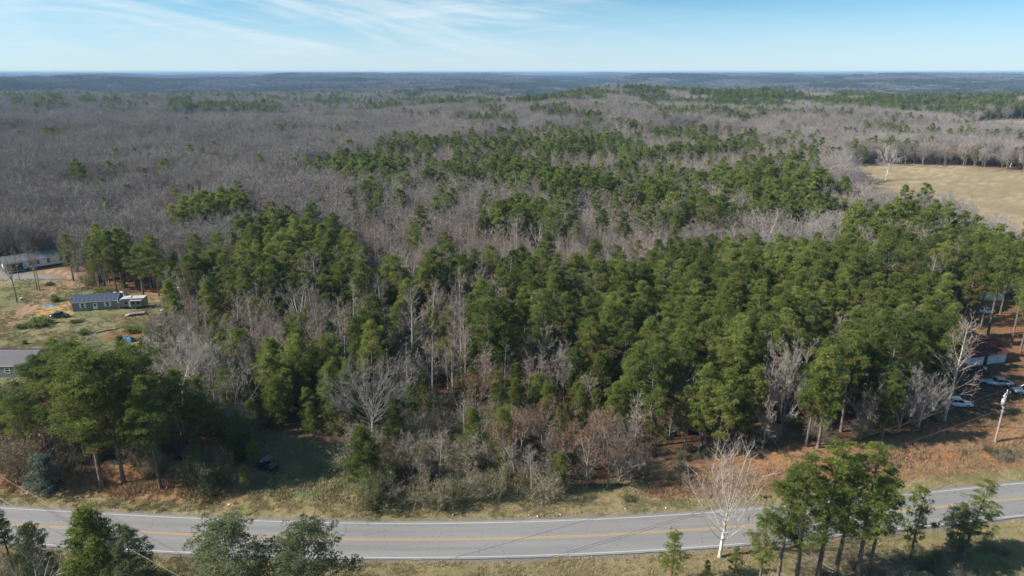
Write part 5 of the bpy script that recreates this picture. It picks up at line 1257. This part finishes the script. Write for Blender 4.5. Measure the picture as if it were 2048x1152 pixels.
pole(p1b, H1, rad(25), 'wooden utility pole with transformer and street lamp above the clay bank', True)
pole(p2b_, 9.6, rad(25), 'utility pole on the near side of the road', False)
pole(p3b, 9.6, rad(-50), 'utility pole at the far left past the large grove', False)
pole(p0b, 9.6, rad(10), 'utility pole farther along the road past the barn yard', False)
def wire(pa, pb, za, zb, sag, off, label, rw=.022):
    n = 28; u = np.linspace(0, 1, n)
    d_ = np.array([pb[0]-pa[0], pb[1]-pa[1]]); nn = np.array([-d_[1], d_[0]])/np.hypot(*d_)*off
    P = np.stack([pa[0]+nn[0]+d_[0]*u, pa[1]+nn[1]+d_[1]*u, (pa[2]+za)*(1-u)+(pb[2]+zb)*u-4*sag*u*(1-u)], 1)
    a = Acc(); tubes(a, P[None], np.full((1, n), rw), 4)
    tag(newobj('power_line', a.build('power_line', M_WIRE)), label, 'power line', 'wires strung between the utility poles')
for (off, dz, sg, lab) in [(0, .35, 1.0, 'topmost wire'), (.5, -2.5, 1.3, 'middle wire'), (-.2, -3.2, 1.6, 'lowest wire')]:
    wire(p1b, p2b_, H1+dz, 9.6+dz, sg, off, f'{lab} crossing the road from the transformer pole')
    wire(p2b_, p3b, 9.6+dz, 9.6+dz, sg, off, f'{lab} crossing the road toward the far left pole')
    wire(p0b, p1b, 9.6+dz, H1+dz, sg, off, f'{lab} leaving the transformer pole past the barn yard')

# brush heaps, logs and yard clutter
def heap_kind(seed, green=True):
    r = np.random.default_rng(seed); st, cr = Acc(), Acc(); n = 60
    a = r.uniform(0, 6.28, n); s = np.stack([r.normal(0, .55, n), r.normal(0, .4, n), np.abs(r.normal(.25, .2, n))], 1)
    d = np.stack([np.cos(a), np.sin(a), r.uniform(-.1, .45, n)], 1); L = r.uniform(.4, 1.0, n)
    tubes(st, np.stack([s, s+d*L[:, None]], 1), np.tile([[.04, .015]], (n, 1)), 3, .5)
    m_ = 2400; i = r.integers(0, n, m_); u = r.uniform(.2, 1.1, m_)[:, None]
    C = s[i]+d[i]*L[i, None]*u+r.normal(0, .10, (m_, 3)); C[:, 2] = np.maximum(C[:, 2], .03)
    blades(cr, C, r.normal(size=(m_, 3))+[0, 0, .5], .24, .08, r, np.clip(r.normal(.35 if green else 1.0, .2, m_), 0, 1))
    return make_kind((st, cr), (M_BRUSH, M_PINE if green else M_GREY), 'heap')
HP = [heap_kind(1), heap_kind(2), heap_kind(3, False)]
for i, (px, py, w_, hh, k, lab) in enumerate([(82, 650, 7.5, 1.5, 0, 'largest heap of cut green pine boughs beside the track'), (48, 656, 3.5, 1.0, 1, 'smaller heap of green boughs at the left of the largest'), (152, 645, 2.6, .7, 1, 'low scrap of green boughs right of the dark car'), (168, 668, 3.0, 1.1, 0, 'green bough heap at the left end of the felled log'), (270, 664, 4.2, 1.4, 1, 'pale green bough heap on the red clay'), (297, 656, 3.4, 1.2, 0, 'bough heap right of the pale green one'), (104, 688, 2.4, 1.2, 0, 'bushy green heap just above the metal building'), (128, 686, 3.2, .7, 2, 'dark scrap of brush behind the grove tops'), (50, 688, 1.3, .8, 0, 'tiny brush clump alone on the grass'), (330, 643, 3.6, 1.3, 2, 'grey heap of scrap sticks right of the flatbed trailer'), (111, 603, 2.8, 1.6, 0, 'round green bush beside the blue tarp'), (205, 590, 7, 1.6, 0, 'green brush behind the cottage roof'), (100, 570, 3.0, .7, 0, 'low yellow-green weeds on the lawn of the white home')]):
    b = G(px, py); e = thing('brush_heap', b, i*.0+.1*(i % 3), lab, 'brush heap', 'heaps of cut brush in the yard'); s = w_/2.6; e.scale = (s, s*.8, hh/.9)
    newobj('branches', HP[k].trunk, e); newobj('foliage', HP[k].crown, e)
for (p, q, r_, lab) in [((192, 667), (246, 655), .16, 'long felled trunk lying on the grass by the clay patch'), ((270, 655), (283, 661), .14, 'short pale log on the bough heap'), ((215, 662), (232, 660), .22, 'pale broken log beside the long felled trunk')]:
    a_, b_ = G(*p), G(*q); P = np.array([[(a_[0], a_[1], a_[2]+r_*.8), ((a_[0]+b_[0])/2, (a_[1]+b_[1])/2+.4, (a_[2]+b_[2])/2+r_), (b_[0], b_[1], b_[2]+r_)]])
    a = Acc(); tubes(a, P, np.array([[r_*1.2, r_, r_*.7]]), 8); tag(newobj('log', a.build('log', M_LOG, True)), lab, 'log')
for i, (px, py) in enumerate([(170, 654), (202, 653), (240, 652), (58, 658), (83, 657), (104, 656)]):
    b = G(px, py); e = thing('fence_post', b, 0, ['white step-in fence post right of the largest brush heap', 'white step-in post in the middle of the lawn', 'white step-in post near the felled log', 'white post in front of the smaller bough heap', 'white post before the largest bough heap', 'white post at the right foot of the largest bough heap'][i], 'fence post', 'white step-in fence posts')
    part('post', e, M_WHITE_P, lambda a: tubes(a, np.array([[(0, 0, -.1), (0, 0, 1.2)]]), np.array([[.03, .02]]), 5)); part('foot_peg', e, M_WHITE_P, lambda a: box(a, -.1, .12, -.015, .015, .1, .14))
def cloth(px, py, sx, sy, h, m_, name, lab, cat):
    b = G(px, py); n = 14; gx_, gy_ = np.meshgrid(np.linspace(-1, 1, n), np.linspace(-1, 1, n)); rr_ = np.clip(1-np.maximum(abs(gx_), abs(gy_))**3, 0, 1)
    zz = .02+rr_*h*(.4+1.1*fbm(gx_*2.1+px, gy_*2.1, 5)); wob = 1+.25*(fbm(gx_*1.7, gy_*1.7+py, 6)-.5)
    V = np.stack([gx_*sx*wob, gy_*sy*wob, zz], -1).reshape(-1, 3); i = np.arange(n*n).reshape(n, n); A2_, B2_, C2_, D2_ = i[:-1, :-1], i[1:, :-1], i[1:, 1:], i[:-1, 1:]
    a = Acc(); a.add(V, np.concatenate([np.stack([A2_, C2_, B2_], -1).reshape(-1, 3), np.stack([A2_, D2_, C2_], -1).reshape(-1, 3)]))
    o = newobj(name, a.build(name, m_, True)); o.location = b; tag(o, lab, cat)
cloth(100, 611, 1.9, .6, .3, M_TARP, 'tarp', 'blue tarp crumpled on the grass left of the cottage', 'tarp')
cloth(258, 682, 1.2, .9, 1.0, M_TARP, 'tarp', 'blue tarp bundle behind the light green young pine', 'tarp')
cloth(190, 620, 1.4, .4, .35, M_BROWN, 'debris_heap', 'low reddish clutter lying below the cottage door', 'debris')
cloth(236, 590, 2.4, 1.2, .8, M_WSIDE, 'debris_heap', 'pale building scraps behind the cottage roof end', 'debris')
cloth(368, 585, 2.6, 1.6, 2.2, M_STEEL, 'covered_heap', 'grey covered heap among the scrub at the orange earth', 'heap')
cloth(1950, 745, 2.6, .9, .9, M_DARK, 'scrap_heap', 'dark scrap heap lying in front of the barn wall', 'scrap')
b = G(43, 600); e = thing('tree_stump', b, 0, 'pale stump on the grass below the gravel track', 'stump'); part('stump', e, M_LOG, lambda a: cyl(a, (0, 0, -.1), .42, .65, r2=.34, k=12)); part('cut_face', e, M_WHITE_P, lambda a: cyl(a, (0, 0, .55), .32, .02, k=12))
for i, (px, py, lab) in enumerate([(1957, 745, 'white drum standing in the scrap before the barn'), (1969, 741, 'small white drum nearest the barn wall')]):
    b = G(px, py); e = thing('drum', b, 0, lab, 'drum'); part('body', e, M_WHITE_P, lambda a: cyl(a, (0, 0, 0), .32, .9-.2*i, k=16), True); part('lid', e, M_STEEL, lambda a: cyl(a, (0, 0, .9-.2*i), .33, .04, k=16))
# litter on the verge: crumpled white pieces
rl = np.random.default_rng(8)
spots = [(55, 988), (128, 992), (200, 996), (430, 1008), (458, 1010), (516, 1012), (735, 1022), (800, 1023), (905, 1030), (935, 1031), (1058, 1030), (1075, 1034), (1120, 1030), (1250, 1019), (1332, 1017), (1420, 1003), (1805, 972)]
for i, (px, py) in enumerate(spots):
    b = G(px, py); V = norm(rl.normal(size=(8, 3)))*rl.uniform(.10, .22, (8, 1))*[1, 1, .6]+[0, 0, .08]
    a = Acc(); F = [(p, q, s_) for p in range(6) for q in range(p+1, 7) for s_ in range(q+1, 8) if (p+q+s_) % 3 == 0]; a.add(V, F)
    o = newobj('litter', a.build('litter', M_WHITE_P)); o.location = b
    tag(o, 'crumpled white litter lying on the far verge grass', 'litter', 'white litter along the verge')

# ---------------------------------------------------------------- grass and weeds on the verges
def tuft(seed, n=34, h=.32, r0=.28, m_=None):
    r = np.random.default_rng(seed); a = Acc(); C = np.column_stack([r.normal(0, r0*.6, n), r.normal(0, r0*.6, n), np.full(n, -.03)])
    blades(a, C, np.column_stack([r.normal(0, .5, n), r.normal(0, .5, n), np.full(n, 1.)]), h*r.uniform(.5, 1.2, n), .035, r, r.uniform(0, 1, n)); return a.build('tuft', m_)
def _gr(c1, c2, c3):
    def f(t, b):
        oi = t.add('ShaderNodeObjectInfo').outputs['Random']; at = t.add('ShaderNodeAttribute', attribute_name='tint').outputs['Fac']
        c = t.mix(oi, c1, c2); c = t.mix(t.math('MULTIPLY', at, .5), c, c3); t.l.new(c, b.inputs['Base Color'])
    return f
M_DRY = mat('dry_grass', _gr((.36, .29, .16), (.50, .40, .23), (.34, .31, .15)), rough=.9, spec=.1)
M_RED = mat('russet_weeds', _gr((.32, .18, .10), (.44, .26, .16), (.40, .31, .20)), rough=.9, spec=.1)
M_GRN = mat('green_grass', _gr((.21, .215, .095), (.28, .26, .13), (.36, .30, .17)), rough=.9, spec=.1)
TF = [tuft(i, m_=[M_DRY, M_RED, M_GRN][i % 3], h=[.26, .34, .2][i % 3]) for i in range(6)]
rg4 = np.random.default_rng(44); n = 90000
xv = rg4.uniform(-75, 95, n); rv = np.concatenate([rg4.uniform(-24, -4.3, n//2), 4.4+rg4.gamma(1.6, 6.0, n-n//2)])
slv = road_y(xv+.5)-road_y(xv-.5); yv = road_y(xv)+rv*np.sqrt(1+slv**2)
dn = fbm(xv/2.2, yv/2.2, 61); k = (rg4.random(len(xv)) < .12+.8*sstep(dn, .35, .75)) & (rv < 30)
opn, gxv, gyv = open_ground(xv, yv, terrain(xv, yv))
k &= (rv < 12) | opn
xv, yv, rv, gxv = xv[k], yv[k], rv[k], gxv[k]
zn = fbm(xv/5, yv/5, 63); redside = (gxv < 480) | (gxv > 1300)
ti = np.where((rv > 6.5) & redside & (rg4.random(len(xv)) < .75), 1, np.where(zn > .56, 2, 0))+3*rg4.integers(0, 2, len(xv))
# tall dry weeds along the thicket foot come from the same sheet
scatter('grass', TF, np.column_stack([xv, yv, terrain(xv, yv)]), ti, rg4.uniform(0, 6.28, len(xv)), rg4.uniform(.6, 1.5, len(xv))*np.where((rv > 8) & (rv < 12), 1.5, 1), tilt=.1, label='dry grass and weeds on the road verges')
# lawn tufts in the yard
n = 26000; xy = np.array([ray_to(px, py, 0) for px, py in zip(rg4.uniform(-60, 350, n), rg4.uniform(560, 745, n))])
op_, gx_, gy_ = open_ground(xy[:, 0], xy[:, 1], terrain(xy[:, 0], xy[:, 1])); k = op_ & (rg4.random(len(xy)) < sstep(fbm(xy[:, 0]/3, xy[:, 1]/3, 64), .3, .75))
xy = xy[k]; scatter('lawn_grass', TF, np.column_stack([xy, terrain(xy[:, 0], xy[:, 1])]), np.where(rg4.random(len(xy)) < .5, 2, 0), rg4.uniform(0, 6.28, len(xy)), rg4.uniform(.7, 1.3, len(xy)), label='patchy grass of the yard')

# things of one group that would read alike: say which is nearer
from collections import defaultdict
same = defaultdict(list)
for o in S.objects:
    if o.parent is None and 'label' in o and 'group' in o and o.get('kind') is None: same[(o['group'], o['label'])].append(o)
for (g_, l_), os_ in same.items():
    if 1 < len(os_) < 7:
        os_.sort(key=lambda o: o.location.x**2+o.location.y**2)
        ws = ['nearer one', 'farther one'] if len(os_) == 2 else ['nearest one', 'second nearest', 'third nearest', 'fourth nearest', 'fifth nearest', 'sixth nearest']
        for o, w_ in zip(os_, ws):
            if len(l_.split()) <= 14: o['label'] = l_+', '+w_
for o in S.objects:
    if 'label' in o and len(str(o['label']).split()) > 16: o['label'] = str(o['label']).replace(' leafless tree', ' bare tree').replace('mid-height ', '').replace(' green pine', ' pine')
